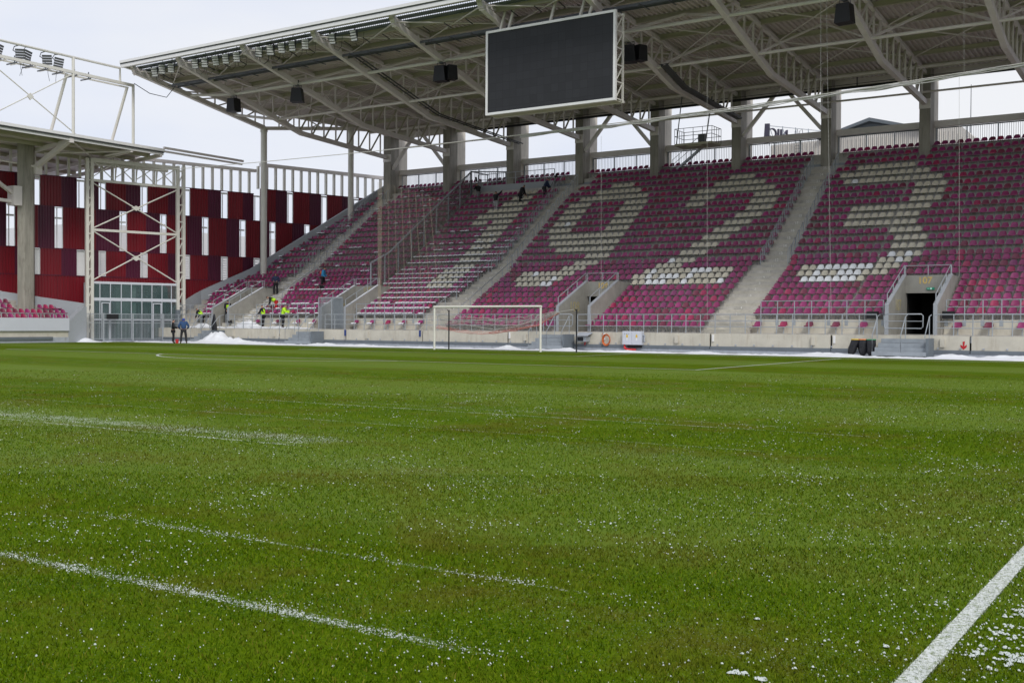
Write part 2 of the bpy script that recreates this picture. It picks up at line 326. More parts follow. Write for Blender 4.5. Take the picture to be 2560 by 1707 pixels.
# grass blades near the camera: one mesh, denser close by
def blades():
    rs = np.random.RandomState(3); P = []
    for d0, d1, dens in ((3.0, 5, 5200), (5, 7.5, 3400), (7.5, 11, 1800), (11, 16, 800), (16, 24, 260), (24, 34, 70)):
        a = 0.49; A = a*(d1*d1-d0*d0)*1.0
        nn = int(A*dens); dd = np.sqrt(rs.uniform(d0*d0, d1*d1, nn)); uu = rs.uniform(-a, a, nn)*dd
        X = CAM.x+fw.x*dd+rt.x*uu; Y = CAM.y+fw.y*dd+rt.y*uu; P.append(np.stack([X, Y, dd], 1))
    P = np.concatenate(P); n = len(P)
    h = rs.uniform(.010, .024, n); wd = (.0016+.00022*P[:, 2]).clip(.002, .009)*rs.uniform(.7, 1.3, n)
    an = rs.uniform(0, 6.283, n); le = rs.uniform(0.2, 1.1, n)*h; la = rs.uniform(0, 6.283, n)
    dx, dy = np.cos(an)*wd, np.sin(an)*wd; lx, ly = np.cos(la)*le, np.sin(la)*le
    V = np.zeros((n, 4, 3)); x, y = P[:, 0], P[:, 1]
    V[:, 0] = np.stack([x-dx, y-dy, 0*x], 1); V[:, 1] = np.stack([x+dx, y+dy, 0*x], 1)
    V[:, 2] = np.stack([x+lx*.9+dx*.5, y+ly*.9+dy*.5, h*.9], 1); V[:, 3] = np.stack([x+lx-dx*.5, y+ly-dy*.5, h], 1)
    me = bpy.data.meshes.new('grass'); me.vertices.add(n*4); me.vertices.foreach_set('co', V.reshape(-1))
    me.loops.add(n*4); me.loops.foreach_set('vertex_index', np.arange(n*4)); me.polygons.add(n)
    me.polygons.foreach_set('loop_start', np.arange(0, n*4, 4)); me.polygons.foreach_set('loop_total', np.full(n, 4)); me.update()
    m = bpy.data.materials.new('grass_blade'); m.use_nodes = True; t = m.node_tree; nn = t.nodes; l = t.links; b = nn['Principled BSDF']; b.inputs['Roughness'].default_value = .6
    b.inputs['Specular IOR Level'].default_value = .03
    ge = nn.new('ShaderNodeNewGeometry'); r = nn.new('ShaderNodeValToRGB'); e = r.color_ramp.elements
    e[0].position = 0; e[0].color = (.034, .076, .001, 1); e[1].position = 1; e[1].color = (.20, .26, .015, 1)
    for p_, c_ in ((.45, (.070, .126, .001, 1)), (.85, (.118, .182, .003, 1)), (.96, (.15, .135, .02, 1))):
        q = e.new(p_); q.color = c_
    l.new(ge.outputs['Random Per Island'], r.inputs[0])
    z = nn.new('ShaderNodeTexNoise'); z.inputs['Scale'].default_value = .55; z.inputs['Detail'].default_value = 5; z.inputs['Roughness'].default_value = .7; l.new(ge.outputs['Position'], z.inputs['Vector'])
    mr = nn.new('ShaderNodeMapRange'); mr.inputs[1].default_value = .47; mr.inputs[2].default_value = .66; mr.inputs[4].default_value = .8; l.new(z.outputs['Fac'], mr.inputs[0])
    mi = nn.new('ShaderNodeMix'); mi.data_type = 'RGBA'; l.new(mr.outputs[0], mi.inputs[0]); l.new(r.outputs[0], mi.inputs[6]); mi.inputs[7].default_value = (.105, .098, .010, 1)
    # blades standing in the painted touchline carry its paint
    sp = nn.new('ShaderNodeSeparateXYZ'); l.new(ge.outputs['Position'], sp.inputs[0])
    s1 = nn.new('ShaderNodeMath'); s1.operation = 'SUBTRACT'; l.new(sp.outputs['X'], s1.inputs[0]); s1.inputs[1].default_value = 34.178
    s2 = nn.new('ShaderNodeMath'); s2.operation = 'ABSOLUTE'; l.new(s1.outputs[0], s2.inputs[0])
    s3 = nn.new('ShaderNodeMapRange'); s3.inputs[1].default_value = .044; s3.inputs[2].default_value = .058; s3.inputs[3].default_value = .85; s3.inputs[4].default_value = 0; l.new(s2.outputs[0], s3.inputs[0])
    m2 = nn.new('ShaderNodeMix'); m2.data_type = 'RGBA'; l.new(s3.outputs[0], m2.inputs[0]); l.new(mi.outputs[2], m2.inputs[6]); m2.inputs[7].default_value = (.66, .68, .65, 1)
    l.new(m2.outputs[2], b.inputs['Base Color']); me.materials.append(m)
    o = bpy.data.objects.new('grass', me); C.objects.link(o); tag(o, 'short green grass of the pitch flecked with snow', 'grass', kind='stuff')
blades()
# snow crumbs lying in the near turf
def crumbs():
    g = MB(); rr = random.Random(11)
    def one(x, y, s):
        n = 6; top = (x+rr.uniform(-.3, .3)*s, y+rr.uniform(-.3, .3)*s, s*rr.uniform(.25, .5)+.013)
        vs = []; a0 = rr.uniform(0, 6)
        for i in range(n):
            a = a0+i*6.283/n; q = s*rr.uniform(.6, 1.3); vs.append((x+math.cos(a)*q*1.5, y+math.sin(a)*q, .008))
        vs2 = [(v[0]*.6+top[0]*.4, v[1]*.6+top[1]*.4, top[2]*.85) for v in vs]
        fs = [(i, (i+1) % n, n+(i+1) % n, n+i) for i in range(n)]+[(n+i, n+(i+1) % n, 2*n) for i in range(n)]
        g.add(vs+vs2+[top], fs, 0, True)
    cnt = 0
    while cnt < 30000:
        d = math.sqrt(rr.uniform(9, 32*32)); u = rr.uniform(-.49, .49)*d
        if rr.random() > min(1, 7.0/d)*min(1, (33-d)/12): continue
        x = CAM.x+fw.x*d+rt.x*u; y = CAM.y+fw.y*d+rt.y*u
        dn = fbm(x*.9, y*.9, 2, 4)*.5+.5; p = max(0, (dn-.56)*.8)**1.3
        for y0, hw, x0, x1, a in ((-46.78, .10, 20, 32.6, 1.), (-45.52, .07, 27.1, 32.8, .8), (-40.6, .50, 5, 26, .35), (-42.4, .08, 31.2, 32.6, .35), (-43.0, .35, 31.0, 33.4, .3)):
            if x0 < x < x1: p += a*1.0*math.exp(-((y-y0-.06*fbm(x*2, 0))/hw)**2)*max(.03, .22+1.7*fbm(x*2.0, y0, 5))
        if x > 34.2: p = max(p, .12+max(0, fbm(x*1.6, y*1.6, 4))*1.2)
        if x > 33.0: p += .02
        p += .045*min(1, 9/d)
        if rr.random() < p:
            one(x, y, rr.choice((.0012, .0015, .002, .002, .0025, .003, .005 if dn > .62 or x > 34.3 else .002))*(1+.04*d)); cnt += 1
        else: cnt += .12
    # larger melted slabs beyond the touchline and by the lower edge
    for (px, py, s) in ((2490, 1525, .10), (2420, 1560, .03), (2540, 1585, .12), (2500, 1640, .07), (2560, 1650, .14), (1850, 1690, .03), (1900, 1700, .02), (2215, 1620, .006), (1893, 1550, .006)):
        dd = fw+rt*((px-1280)/F_PX)+up*((853.5-py)/F_PX); t = -CAM.z/dd.z; q = CAM+dd*t
        for k in range(int(330*s/.1)+60):
            a = rr.uniform(0, 6.28); rad = s*math.sqrt(rr.random())*2.0; X_, Y_ = q.x+math.cos(a)*rad, q.y+math.sin(a)*rad
            if fbm(X_*11, Y_*17, 8, 3) < .02+.25*(rad/s-.8) or X_ > 34.02 and X_ < 34.32: continue
            one(X_, Y_, rr.uniform(.003, .008))
    tag(g.build('snow_crumbs', 'frost', fix=False), 'white crumbs of half melted snow scattered in the near grass', 'snow', kind='stuff')
crumbs()
# snow strip and heaps along the foot of the stand
def snowfield(name, x0, x1, y0, y1, hf, step=.13, z0=0.0, label='', solid=False):
    g = MB(); nx = int((x1-x0)/step)+1; ny = int((y1-y0)/step)+1; vs = []
    for j in range(ny):
        for i in range(nx):
            x = x0+(x1-x0)*i/(nx-1); y = y0+(y1-y0)*j/(ny-1); vs.append((x, y, z0+hf(x, y)))
    fs = [(j*nx+i, j*nx+i+1, (j+1)*nx+i+1, (j+1)*nx+i) for j in range(ny-1) for i in range(nx-1) if max(vs[j*nx+i][2], vs[j*nx+i+1][2], vs[(j+1)*nx+i+1][2], vs[(j+1)*nx+i][2]) > z0-.02]
    g.add(vs, fs, 0, True)
    return tag(g.build(name, 'snow', fix=False), label, 'snow', kind='stuff')
HEAPS = [(-27.6, 4.6, 1.5, .9, .85), (-26.2, 4.4, 1.6, .8, .40), (-24.6, 4.5, 1.4, .8, .38), (-22.6, 4.6, 1.5, .7, .3), (-16.6, 4.8, 2.2, .6, .34), (-13.4, 4.6, 2.0, .6, .2), (-1.4, 4.3, .75, .6, .48), (2.9, 4.3, .9, .5, .32),
         (11.5, 4.0, .9, .5, .22), (17.9, 4.4, 1.5, .6, .34), (24.2, 4.2, 1.1, .5, .36), (26.6, 4.1, 1.3, .5, .26), (-34.3, .9, .9, .5, .0), (29, 4.3, 1.5, .6, .3)]
def hf(x, y):
    e = min(1, max(0, (y-2.1)/.5))*min(1, max(0, (5.95-y)/.4))
    h = (-.015+.06*fbm(x*.9, y*1.3, 1)+.035*fbm(x*4, y*4, 3))+.05*max(0, 1-abs(y-3.2)/1.2)
    h += .07*max(0, fbm(x*.35, 0, 7)+.1)
    if y > 4.6: h -= .05
    for a, b, c, d, q in HEAPS:
        r = ((x-a)/c)**2+((y-b)/d)**2; h += q*(.85 if a < -26 else .55)*math.exp(-r*1.6)*(1+.35*fbm(x*3, y*3, 9))
    return (h+.02)*e-.025*(1-e)-.02
snowfield('snow', -34.5, 31.5, 2.06, 5.95, hf, .14, 0, 'ridge of white shovelled snow along the foot of the end stand')
def hf2(x, y):
    e = min(1, max(0, (x+37.2)/.5))*min(1, max(0, (y+1.4)/.6))*min(1, max(0, (2.2-y)/.3))
    r = ((x+36.0)/.8)**2+((y+.45)/.8)**2
    return (.02+.06*fbm(x, y)+.34*math.exp(-r*2))*e-.02
snowfield('snow', -37.4, -34.4, -1.4, 2.4, hf2, .14, 0, 'small snow heap at the corner by the light board wall')

# ================================================================== END STAND
stand = empty('grandstand', 'long raked concrete end stand behind the goal, with stairs and portals', 'grandstand')
XR = 31.0
def spans(k, full=False):
    """x intervals of solid terrace in row k"""
    Y = rowY(k); a = leftB(Y+.4); b = XR; iv = [(a, b)]
    cuts = []
    for c, hw in zip(TUN, TW):
        if k <= 8: cuts.append((c-hw, c+hw))
    if k == 1:    # raised front blocks start with row two
        cuts += [(-27.0, -9.95), (12.85, XR+1), (-40, -33.6)]
    for c0, c1 in cuts:
        n = []
        for (p, q) in iv:
            if c1 <= p or c0 >= q: n.append((p, q)); continue
            if c0 > p: n.append((p, c0))
            if c1 < q: n.append((c1, q))
        iv = n
    return iv
g = MB()
g.box(-36.5, XR, 6.26, 7.9, .2, 1.095)           # walkway
for k in range(1, NR+1):
    for a, b in spans(k):
        z0 = .9 if k <= 2 else rowT(k)-.75
        g.box(a, b, rowY(k)+(.001*k), rowY(k)+.727+.6, z0, rowT(k))
g.box(-27.9, XR, rowY(NR)+.7, rowY(NR)+2.4, rowT(NR)-.6, rowT(NR)-.002)
g.build('terrace', 'terrace', stand)
# beige risers of the raised front blocks
for a, b in ((-27.0, TUN[1]-TW[1]-.16), (TUN[1]+TW[1]+.16, -9.95), (12.85, TUN[3]-TW[3]-.16), (TUN[3]+TW[3]+.16, XR), (-36.1, -33.6)):
    m = MB(); m.box(a, b, 7.70, 7.80, 1.09, 1.862); m.box(a, b, 7.62, 7.70, 1.09, 1.19); m.build('front_riser', 'beige', stand)
# front wall in panels with dark joints
J = [-36.6, -29.1, -22.4, -15.98, -9.25, -2.47, 4.27, 11.08, 17.85, 24.69, XR]
for a, b in zip(J, J[1:]):
    m = MB(); m.box(a+.05, b-.05, 6.0, 6.25, .34, 1.06); m.build('front_wall', 'beige', stand)
    m = MB(); m.box(a+.02, b-.02, 5.92, 6.02, .19, .35); m.build('kerb', 'kerb', stand)
m = MB(); m.box(-36.6, XR, 6.1, 6.24, -.02, 1.03); m.build('joint_backing', 'joint_and_shade', stand)
m = MB(); m.box(-36.6, XR, 5.97, 6.1, -.02, .185); m.build('plinth', 'plinth', stand)
# small boxes, brackets and pads fixed to the front wall (parts of the wall)
m = MB()
for x in (-22.9, -14.0, -1.15, 9.05, 16.9, 23.4, -27.2): m = MB(); m.box(x-.11, x+.11, 5.90, 6.0, .50, .93); m.build('wall_box', 'beige', stand)
m = MB()
for i in range(60):
    x = -33+i*1.06
    if x < XR: m = MB(); m.box(x-.04, x+.04, 5.95, 6.0, .40, .47); m.build('anchor_plate', 'plinth', stand)

m = MB()
for x in (4.33, 11.18, 17.95, -2.40): m = MB(); m.box(x+.02, x+.13, 5.93, 6.0, .62, 1.0); m.build('pipe_cover', 'fascia', stand)
# stairs with half steps
for si, cx in enumerate(STAIRS):
    m = MB()
    for k in range(1, 26):
        hw = [.95, 1.12, 1.24][si] if k <= 11 else .88; cx = [(-27.6 if k <= 8 else -28.4), (-8.82), 11.62][si]
        if k == 1 and si == 1: pass
        m.box(cx-hw, cx+hw, rowY(k)-.363, rowY(k)+.02, rowT(k-1)-.1, (rowT(k-1)+rowT(k))/2 if k > 0 else 1.3)
    if si != 1:
        m.box(cx-1.2, cx+1.2, rowY(1), rowY(2), 1.0, rowT(1)); 
    o = m.build('staircase', 'stairconc', stand)
    if si >= 1:
        for k in range(3, 27):
            z = (rowT(k-1)+rowT(k))/2+(.10 if k <= 11 else .135)
            text(str(k if k > 5 else k), (cx-(.0 if si == 2 else .25), rowY(k)-.014, z), .24 if k > 11 else .2, 'numwhite', o, name='row_number')
    if si >= 1:  # grey landing steps at the column foot
        m = MB(); z = rowT(25)
        for sgn in (-1, 1):
            for q in range(3):
                a, b = sorted((cx+sgn*(.37), cx+sgn*(2.0-.0*q))); m.box(a, b, 25.0+q*.24, 26.0, z-.3+q*.001, z+.14*(q+1))
        m.build('landing_steps', 'step', stand)
# portals
for ti, (c, hw) in enumerate(zip(TUN, TW)):
    p = MB()
    for sgn in (-1, 1):
        a, b = sorted((c+sgn*hw, c+sgn*(hw-.18)))
        p.prism([(6.85, 1.02), (6.85, 2.62), (10.4, 4.28), (10.75, 4.28), (10.75, 1.02)], 0, a, b)
        p.box(a, b, 10.75, 14.5, 1.0, 4.0)
    x0, x1 = c-hw+.18, c+hw-.18; dr = .15 if ti == 3 else .18
    p.box(x0, x1, 10.42, 10.70, 3.32, 4.277)
    p.box(x1-dr-.2, x1, 10.43, 10.69, 1.0, 3.32)
    p.box(c-hw, c+hw, 10.72, 12.9, 4.0, 4.25)
    p.box(x0, x1, 6.9, 14.5, .9, 1.10)
    pp = p.build('portal', 'portal', stand)
    p = MB(); p.box(x0-.01, x1+.01, 14.0, 14.3, 1, 4.2); p.box(x0, x1, 10.72, 14.0, 3.4, 3.6); p.box(x0-.02, x0+.02, 10.72, 14, 1.09, 3.5); p.box(x1-.02, x1+.02, 10.72, 14, 1.09, 3.5); p.box(x0, x1, 10.72, 14, 1.09, 1.108); p.build('passage_shade_lining', 'joint_and_shade', pp)  # near-black lining, the passage's shade given as colour
    p = MB()
    for sgn in (-1, 1):
        a, b = sorted((c+sgn*(hw+.01), c+sgn*(hw-.19)))
        p.prism([(6.84, 1.0), (6.84, 2.66), (10.42, 4.33), (10.42, 4.284), (6.86, 2.60), (6.86, 1.0)], 0, a, b)
    p.build('wall_cap', 'cap', pp)
    if ti >= 1:
        lab = {1: '109', 2: '108', 3: '107'}[ti]
        text(lab, (c+(.10 if ti < 3 else -.12), 10.41, 3.98), .50, 'gold' if ti > 1 else 'oldgold', pp, name='portal_number', off=.012)
        text(lab, (x0+.004, 8.8, 2.62), .85, 'oldgold', pp, rot=(math.pi/2, 0, math.pi/2), name='side_number', off=.01)
    if ti == 3:
        q = MB(); q.box(c-.02, c+.38, 10.36, 10.41, 3.49, 3.61, 0); q.box(c+.16, c+.26, 10.352, 10.362, 3.50, 3.60, 1)
        q.prism([(c+.02, 3.55), (c+.06, 3.585), (c+.06, 3.56), (c+.13, 3.56), (c+.13, 3.54), (c+.06, 3.54), (c+.06, 3.515)], 1, 10.352, 10.362, 1)
        q.build('exit_sign', ['green', 'greenlit'], pp)
    else:
        q = MB(); q.box(c+.35, c+.72, 10.37, 10.42, 3.44, 3.54); q.build('lamp_box', 'fascia', pp)
# left boundary wall of the stand
m = MB()
for i in range(24):
    Y0 = 8.0+i*.74; Y1 = Y0+.74; k0 = max(1, (Y0-7.04)/.727+1)
    def zt(Y):
        k = (Y-7.04)/.727+1; return 1.1+.38*k if k < 11.5 else 5.47+.534*(k-11.5)
    a, b = leftB(Y0)-.35, leftB(Y1)-.35
    vs = [(a, Y0, 0), (b, Y1, 0), (b, Y1, zt(Y1)+.62), (a, Y0, zt(Y0)+.62), (a-.2, Y0, 0), (b-.2, Y1, 0), (b-.2, Y1, zt(Y1)+.62), (a-.2, Y0, zt(Y0)+.62)]
    m.add(vs, [(0, 1, 2, 3), (7, 6, 5, 4), (3, 2, 6, 7), (0, 3, 7, 4), (1, 5, 6, 2)])
m.prism([(6.0, 0), (6.0, 1.9), (8.0, 2.3), (8.0, 0)], 0, -36.75, -36.55)
m.build('side_wall', 'cap', stand)
# concrete columns, rear columns, rear beams, bar screens
for i, cx in enumerate(COLX):
    hw = .35 if i else .42
    m = MB(); z0 = rowT(24)-.3
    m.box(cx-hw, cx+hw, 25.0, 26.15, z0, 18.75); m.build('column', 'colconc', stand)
    m = MB(); m.box(cx-hw+.01, cx+hw-.004, 26.16, 27.35, 9, 18.75); m.build('rear_column', 'litcol', stand)
    m = MB(); m.box(cx-hw-.02, cx+hw+.02, 24.97, 25.0, 16.0, 16.65); m.build('bracket_plate', 'roofsteel', stand)
for i, (a, b) in enumerate(zip(COLX, COLX[1:])):
    a += .36; b -= .36
    m = MB(); m.box(a, b, 26.28, 26.5, 15.02, 15.36); m.box(a, b, 26.2, 26.6, 14.94, 15.02); m.build('rear_beam', 'roofsteel', stand)
    fe = empty('bar_screen', None, 'screen', 'bar screens between the columns at the top of the stand')
    fe['label'] = 'grey vertical bar screen above top seats, bay %s counted from the far left column' % ow(i)
    m = MB()
    n = int((b-a)/.135)
    for q in range(n): x = a+.1+q*(b-a-.2)/(n-1); m.box(x-.011, x+.011, 26.62, 26.64, 12.9, 14.93)
    m.build('bars', 'darkgalv', fe)
    m = MB(); m.box(a, b, 26.60, 26.66, 14.86, 14.93); m.build('top_rail', 'darkgalv', fe)
    for q in range(4):
        x = a+.05+q*(b-a-.1)/3; m = MB(); m.box(x-.04, x+.04, 26.585, 26.675, 12.9, 14.93); m.build('post', 'galv', fe)
# big posts carrying the roof corner
for (x, y, z0, z1, r, lab) in ((-33.3, 14.9, 5.1, 18.0, .27, 'tall white round roof post standing in the seats beside the red facade'), (-29.95, 22.1, 10.2, 18.75, .25, 'white round roof post near the first concrete column, top of the stand')):
    m = MB(); m.tube([(x, y, z0), (x, y, z1)], r, 16); m.tube([(x, y, z1-.35), (x, y, z1-.2)], r+.05, 16); o = m.build('roof_post', 'white'); tag(o, lab, 'post', 'round posts under the roof corner')
    m = MB(); m.box(x-.75, x+.75, y-.6, y+.5, z0-.7, z0+.15); m.build('base', 'terrace', o)
# ================================================================== SEATS
def seat_mesh(name, snow=False):
    g = MB(); nu = 6
    def uv(i): return -1+2*i/nu
    vs = []
    for j in range(4):
        for i in range(nu+1):
            u = uv(i); zt = .15+.13*max(0, 1-abs(u)**3.0)**.5; z = .015+(zt-.015)*j/3
            wdt = .215*(1-.07*(j/3)**2*abs(u)); vs.append((u*wdt*.97, -.045+.075*z/.28-.075*u*u, z))
    g.add(vs, [(j*(nu+1)+i, j*(nu+1)+i+1, (j+1)*(nu+1)+i+1, (j+1)*(nu+1)+i) for j in range(3) for i in range(nu)], 0, True)
    vs = []
    prof = [(-.045, .015), (-.16, -.012), (-.31, -.008), (-.385, .012), (-.42, -.005), (-.415, -.045)]
    for j, (y, z) in enumerate(prof):
        for i in range(nu+1):
            u = uv(i); yy = y-.075*u*u*(1-j/4) if j < 4 else y+.05*u*u*(1 if j >= 3 else 0)
            if j == 3: yy = y+.03*u*u
            vs.append((u*.215, yy, z+(.03*u*u if j in (1, 2) else .012*u*u)))
    g.add(vs, [(j*(nu+1)+i, j*(nu+1)+i+1, (j+1)*(nu+1)+i+1, (j+1)*(nu+1)+i) for j in range(5) for i in range(nu)], 0, True)
    # steel bracket back to the riser
    g.box(-.16, -.135, -.33, .0, -.075, -.035, 1); g.box(.135, .16, -.33, .0, -.075, -.035, 1)
    g.bar((-.148, -.30, -.06), (-.148, -.01, -.33), .025, .03, 1); g.bar((.148, -.30, -.06), (.148, -.01, -.33), .025, .03, 1)
    if snow:
        vs = []; 
        for j, (y, z) in enumerate(((-.10, .0), (-.13, .045), (-.38, .05), (-.435, .02), (-.44, -.02))):
            for i in range(nu+1):
                u = uv(i); vs.append((u*.225, y+.02*math.sin(i*2.3+j), z+.012*math.sin(i*1.7+j*2)))
        g.add(vs, [(j*(nu+1)+i, j*(nu+1)+i+1, (j+1)*(nu+1)+i+1, (j+1)*(nu+1)+i) for j in range(4) for i in range(nu)], 2, True)
    return g
SEATG = seat_mesh('seat'); SEATS_ = seat_mesh('seat', True)
# cream lettering in the seats, read as runs (photo pixels)
c7 = lambda x, y: (1200+x/3.357, 430+y/3.357); c8 = lambda x, y: (1860+x/3.357, 430+y/3.357); c6 = lambda x, y: (600+x/3.357, 430+y/3.357)
d7 = lambda x, y: (1250+x/5.8725, 380+y/5.8725); d8 = lambda x, y: (1600+x/5.8725, 380+y/5.8725); d1 = lambda x, y: (1900+x/5.8725, 360+y/5.8725); d6 = lambda x, y: (880+x/5.8725, 380+y/5.8725)
RUN = []
def runs(fn, L_):
    for a, b, c, d in L_: RUN.append(fn(a, b)+fn(c, d))
runs(d7, [(1675, 475, 1930, 465), (1455, 580, 2020, 550), (1225, 680, 2120, 630), (1080, 780, 1315, 765), (1880, 730, 2130, 710), (1005, 870, 1240, 860), (1805, 820, 2060, 805), (935, 965, 1170, 950), (1725, 915, 1990, 900),
          (855, 1055, 1095, 1040), (1665, 1010, 1925, 995), (780, 1150, 1025, 1135), (1590, 1105, 1850, 1090), (780, 1245, 1780, 1200), (785, 1335, 1705, 1300), (860, 1425, 1640, 1395), (1290, 1510, 1560, 1500),
          (400, 580, 500, 570), (195, 680, 440, 655), (60, 765, 350, 745)])
runs(c7, [(812, 760, 960, 755), (718, 803, 868, 803), (380, 852, 770, 845), (330, 895, 680, 888), (325, 937, 575, 935), (1600, 740, 1770, 735), (1500, 783, 1675, 780), (1410, 828, 2100, 812), (1305, 875, 2060, 858), (1265, 918, 2020, 906)])
runs(d8, [(1390, 352, 1670, 330), (1155, 458, 1800, 412), (915, 562, 1945, 492), (770, 668, 1045, 650), (1690, 602, 1975, 582), (705, 760, 885, 750), (1630, 708, 1925, 688), (1575, 806, 1870, 788), (1420, 910, 1715, 895), (1270, 1015, 1560, 1002),
          (1110, 1130, 1400, 1115), (945, 1240, 1245, 1225), (785, 1350, 1085, 1338), (620, 1468, 920, 1455)])
runs(d1, [(1475, 332, 2235, 278), (1325, 440, 2349, 380), (1285, 545, 2349, 475), (2300, 580, 2349, 575)])
runs(c8, [(893, 5, 1515, -30), (860, 72, 1625, 28), (860, 30, 1510, -5), (1455, 92, 1655, 75), (1430, 155, 1640, 142), (1410, 217, 1610, 202), (920, 300, 1520, 268), (893, 368, 1455, 335), (862, 435, 1405, 402), (1240, 478, 1450, 467), (1280, 543, 1490, 532), (1255, 610, 1465, 600),
          (1225, 682, 1440, 678), (1150, 732, 1365, 727), (510, 800, 1265, 778), (475, 848, 1165, 832), (508, 895, 993, 887)])
runs(d6, [(2040, 865, 2490, 835), (1890, 945, 2410, 920), (1805, 1040, 1955, 1030), (2095, 1025, 2340, 1010), (2015, 1118, 2250, 1100), (1935, 1208, 2165, 1192), (1850, 1298, 2085, 1282), (1765, 1388, 1995, 1372), (1675, 1487, 1905, 1475), (2240, 770, 2500, 755)])
runs(c6, [(1850, 742, 1980, 735), (1800, 797, 1930, 790), (1730, 833, 1900, 827), (1675, 873, 1850, 867), (1625, 917, 1800, 910), (1570, 957, 1745, 950)])
WH = [d7(1015, 1050), c7(478, 850), c7(628, 888), c7(527, 935), c7(575, 935), c7(1600, 738), c7(1465, 826), c7(1803, 816), c7(1862, 816), c7(1922, 815), c7(1420, 872), c7(1535, 868), c7(1590, 868), c7(1648, 866), c7(1763, 864),
      c7(1432, 914), c7(1490, 914), c7(1545, 912), c7(1720, 910), c7(2020, 906), c8(925, 70), c8(1225, 682), c8(1368, 678), c8(1295, 728)]+[c8(x, 785) for x in (645, 712, 780, 847, 915, 985, 1052)]+[c8(x, 838) for x in (610, 815, 882, 950)]+[c8(x, 890) for x in (508, 575, 645, 712, 782, 850, 922)]
def paint(x, k, y):
    px, py, z = project((x, y-.1, rowT(k)+.155))
    for (a, b) in WH:
        if abs(px-a) < 9.5*56/z/1.0 and abs(py-b) < 6: return 'white'
    for a, b, c, d in RUN:
        if a-7 < px < c+7:
            yl = b+(d-b)*(px-a)/max(1, c-a)
            if abs(py-yl) < (6.3 if py < 650 else 5.2): return 'beige'
    return None
ALLS = []
def seatrow(k, xa, xb, block, start='L', gap=None):
    n = int(round((xb-xa)/.4765)); n = max(n, 0)
    st = (xb-xa)/n if n else .4765
    xs = [xa+i*st for i in range(n+1)]
    for i, x in enumerate(xs):
        if gap is not None and x > gap: x += .07
        ALLS.append((x, k, block, i))
SR = random.Random(21)
for k in range(1, 28):
    # block left of the snowy stair
    if k >= 3:
        la = {3: -33.2, 4: -33.7, 5: -34.36, 6: -34.9, 7: -35.45, 8: -35.45, 9: -35.4, 10: -34.9, 11: -34.4, 12: -34.0, 13: -33.4, 14: -33.4, 15: -33.27, 16: -32.71, 17: -32.29, 18: -31.99, 19: -31.55, 20: -31.38, 21: -30.92, 22: -30.6, 23: -30.2, 24: -29.85, 25: -29.5, 26: -29.21, 27: -28.9}[k]
        lb = -31.0 if k <= 8 else (-30.1 if k <= 11 else (-29.55 if k <= 15 else (-29.3 if k < 19 else -28.8)))
        seatrow(k, la, max(la, lb), 'A')
    if k >= 3:
        a = {3: -26.23, 4: -26.86, 5: -25.93, 6: -26.41, 7: -26.75, 8: -27.21}.get(k, -27.25 if k < 24 else {24: -26.89, 25: -26.33, 26: -26.35, 27: -27.41}[k])
        b = -19.75 if k <= 8 else -18.65
        if k >= 26: b = COLX[1]-.65
        seatrow(k, a, b, 'B')
        if k >= 26 and k < 27: seatrow(k, COLX[1]+.7, -18.65, 'B')
        if k == 27: seatrow(k, COLX[1]+.65, -18.65, 'B')
    if k >= 3:
        a = -17.05 if k <= 7 else (-17.6 if k == 8 else -17.85); b = -11.05 if k <= 5 else (-10.6 if k == 6 else (-10.1 if k <= 11 else -9.75))
        if k <= 24: seatrow(k, a, b, 'C')
        elif k >= 26: seatrow(k, -17.6, COLX[2]-.65, 'C'); seatrow(k, COLX[2]+.65, -9.9, 'C')
    # middle block with the cream letters
    a = {1: -7.7, 2: -7.6, 3: -7.6, 4: -7.35}.get(k, -7.5 if k <= 11 else (-7.9 if k < 22 else {22: -7.82, 23: -7.76, 24: -7.27, 25: -6.67, 26: -6.62, 27: -7.61}[k]))
    if k <= 8:
        seatrow(k, a, .22 if k != 2 else .2, 'M'); seatrow(k, 3.30 if k > 2 else 2.92, 10.12, 'M2')
    else:
        b = 10.12 if k <= 11 else (10.65 if k < 22 else (10.5 if k < 24 else (9.9 if k < 26 else 10.2)))
        if k <= 25: seatrow(k, a, b, 'M', gap=2.3 if k > 11 else None)
        else:
            cs = [COLX[3]]+[COLX[4], COLX[5], COLX[6]]
            ed = [a, COLX[4]-.6, COLX[4]+.62, COLX[5]-.6, COLX[5]+.62, b]
            for q in range(3): seatrow(k, ed[2*q], ed[2*q+1], 'M')
    if k >= 3:
        a = 12.98 if k <= 11 else {22: 12.45, 23: 12.45, 24: 12.88, 25: 13.25, 26: 13.25, 27: 12.67}.get(k, 12.79)
        if k <= 8: seatrow(k, a, 19.98, 'R', gap=17.9); seatrow(k, 23.28, 30.6, 'R2')
        elif k <= 25: seatrow(k, a, 30.6, 'R', gap=17.9)
        else: seatrow(k, a, COLX[7]-.6, 'R'); seatrow(k, COLX[7]+.62, COLX[8]-.6, 'R'); seatrow(k, COLX[8]+.6, 30.6, 'R')
wts = [('plum', 56), ('magenta', 16), ('purple', 10), ('crimson', 8), ('maroon', 10)]
pool = [n for n, c in wts for _ in range(c)]
recs = []
for (x, k, blk, i) in ALLS:
    y = rowY(k)+.0; c = paint(x, k, y)
    if c is None and blk in ('A', 'B') and False: pass
    if c is None: c = SR.choice(pool)
    sn = (blk == 'C' and k <= 14 and SR.random() < .93) or (blk == 'C' and 14 < k <= 18 and SR.random() < .35) or (blk in 'AB' and k in (3, 4, 5, 8) and SR.random() < .6) or (blk in 'AB' and SR.random() < .10) or (blk == 'B' and k == 8 and x > -25)
    px, py, z = project((x, y-.1, rowT(k)+.155))
    recs.append([x, y, rowT(k)-.005, c, sn, blk, k, i, px, py, z])
vis = [r for r in recs if -10 < r[8] < 2568]
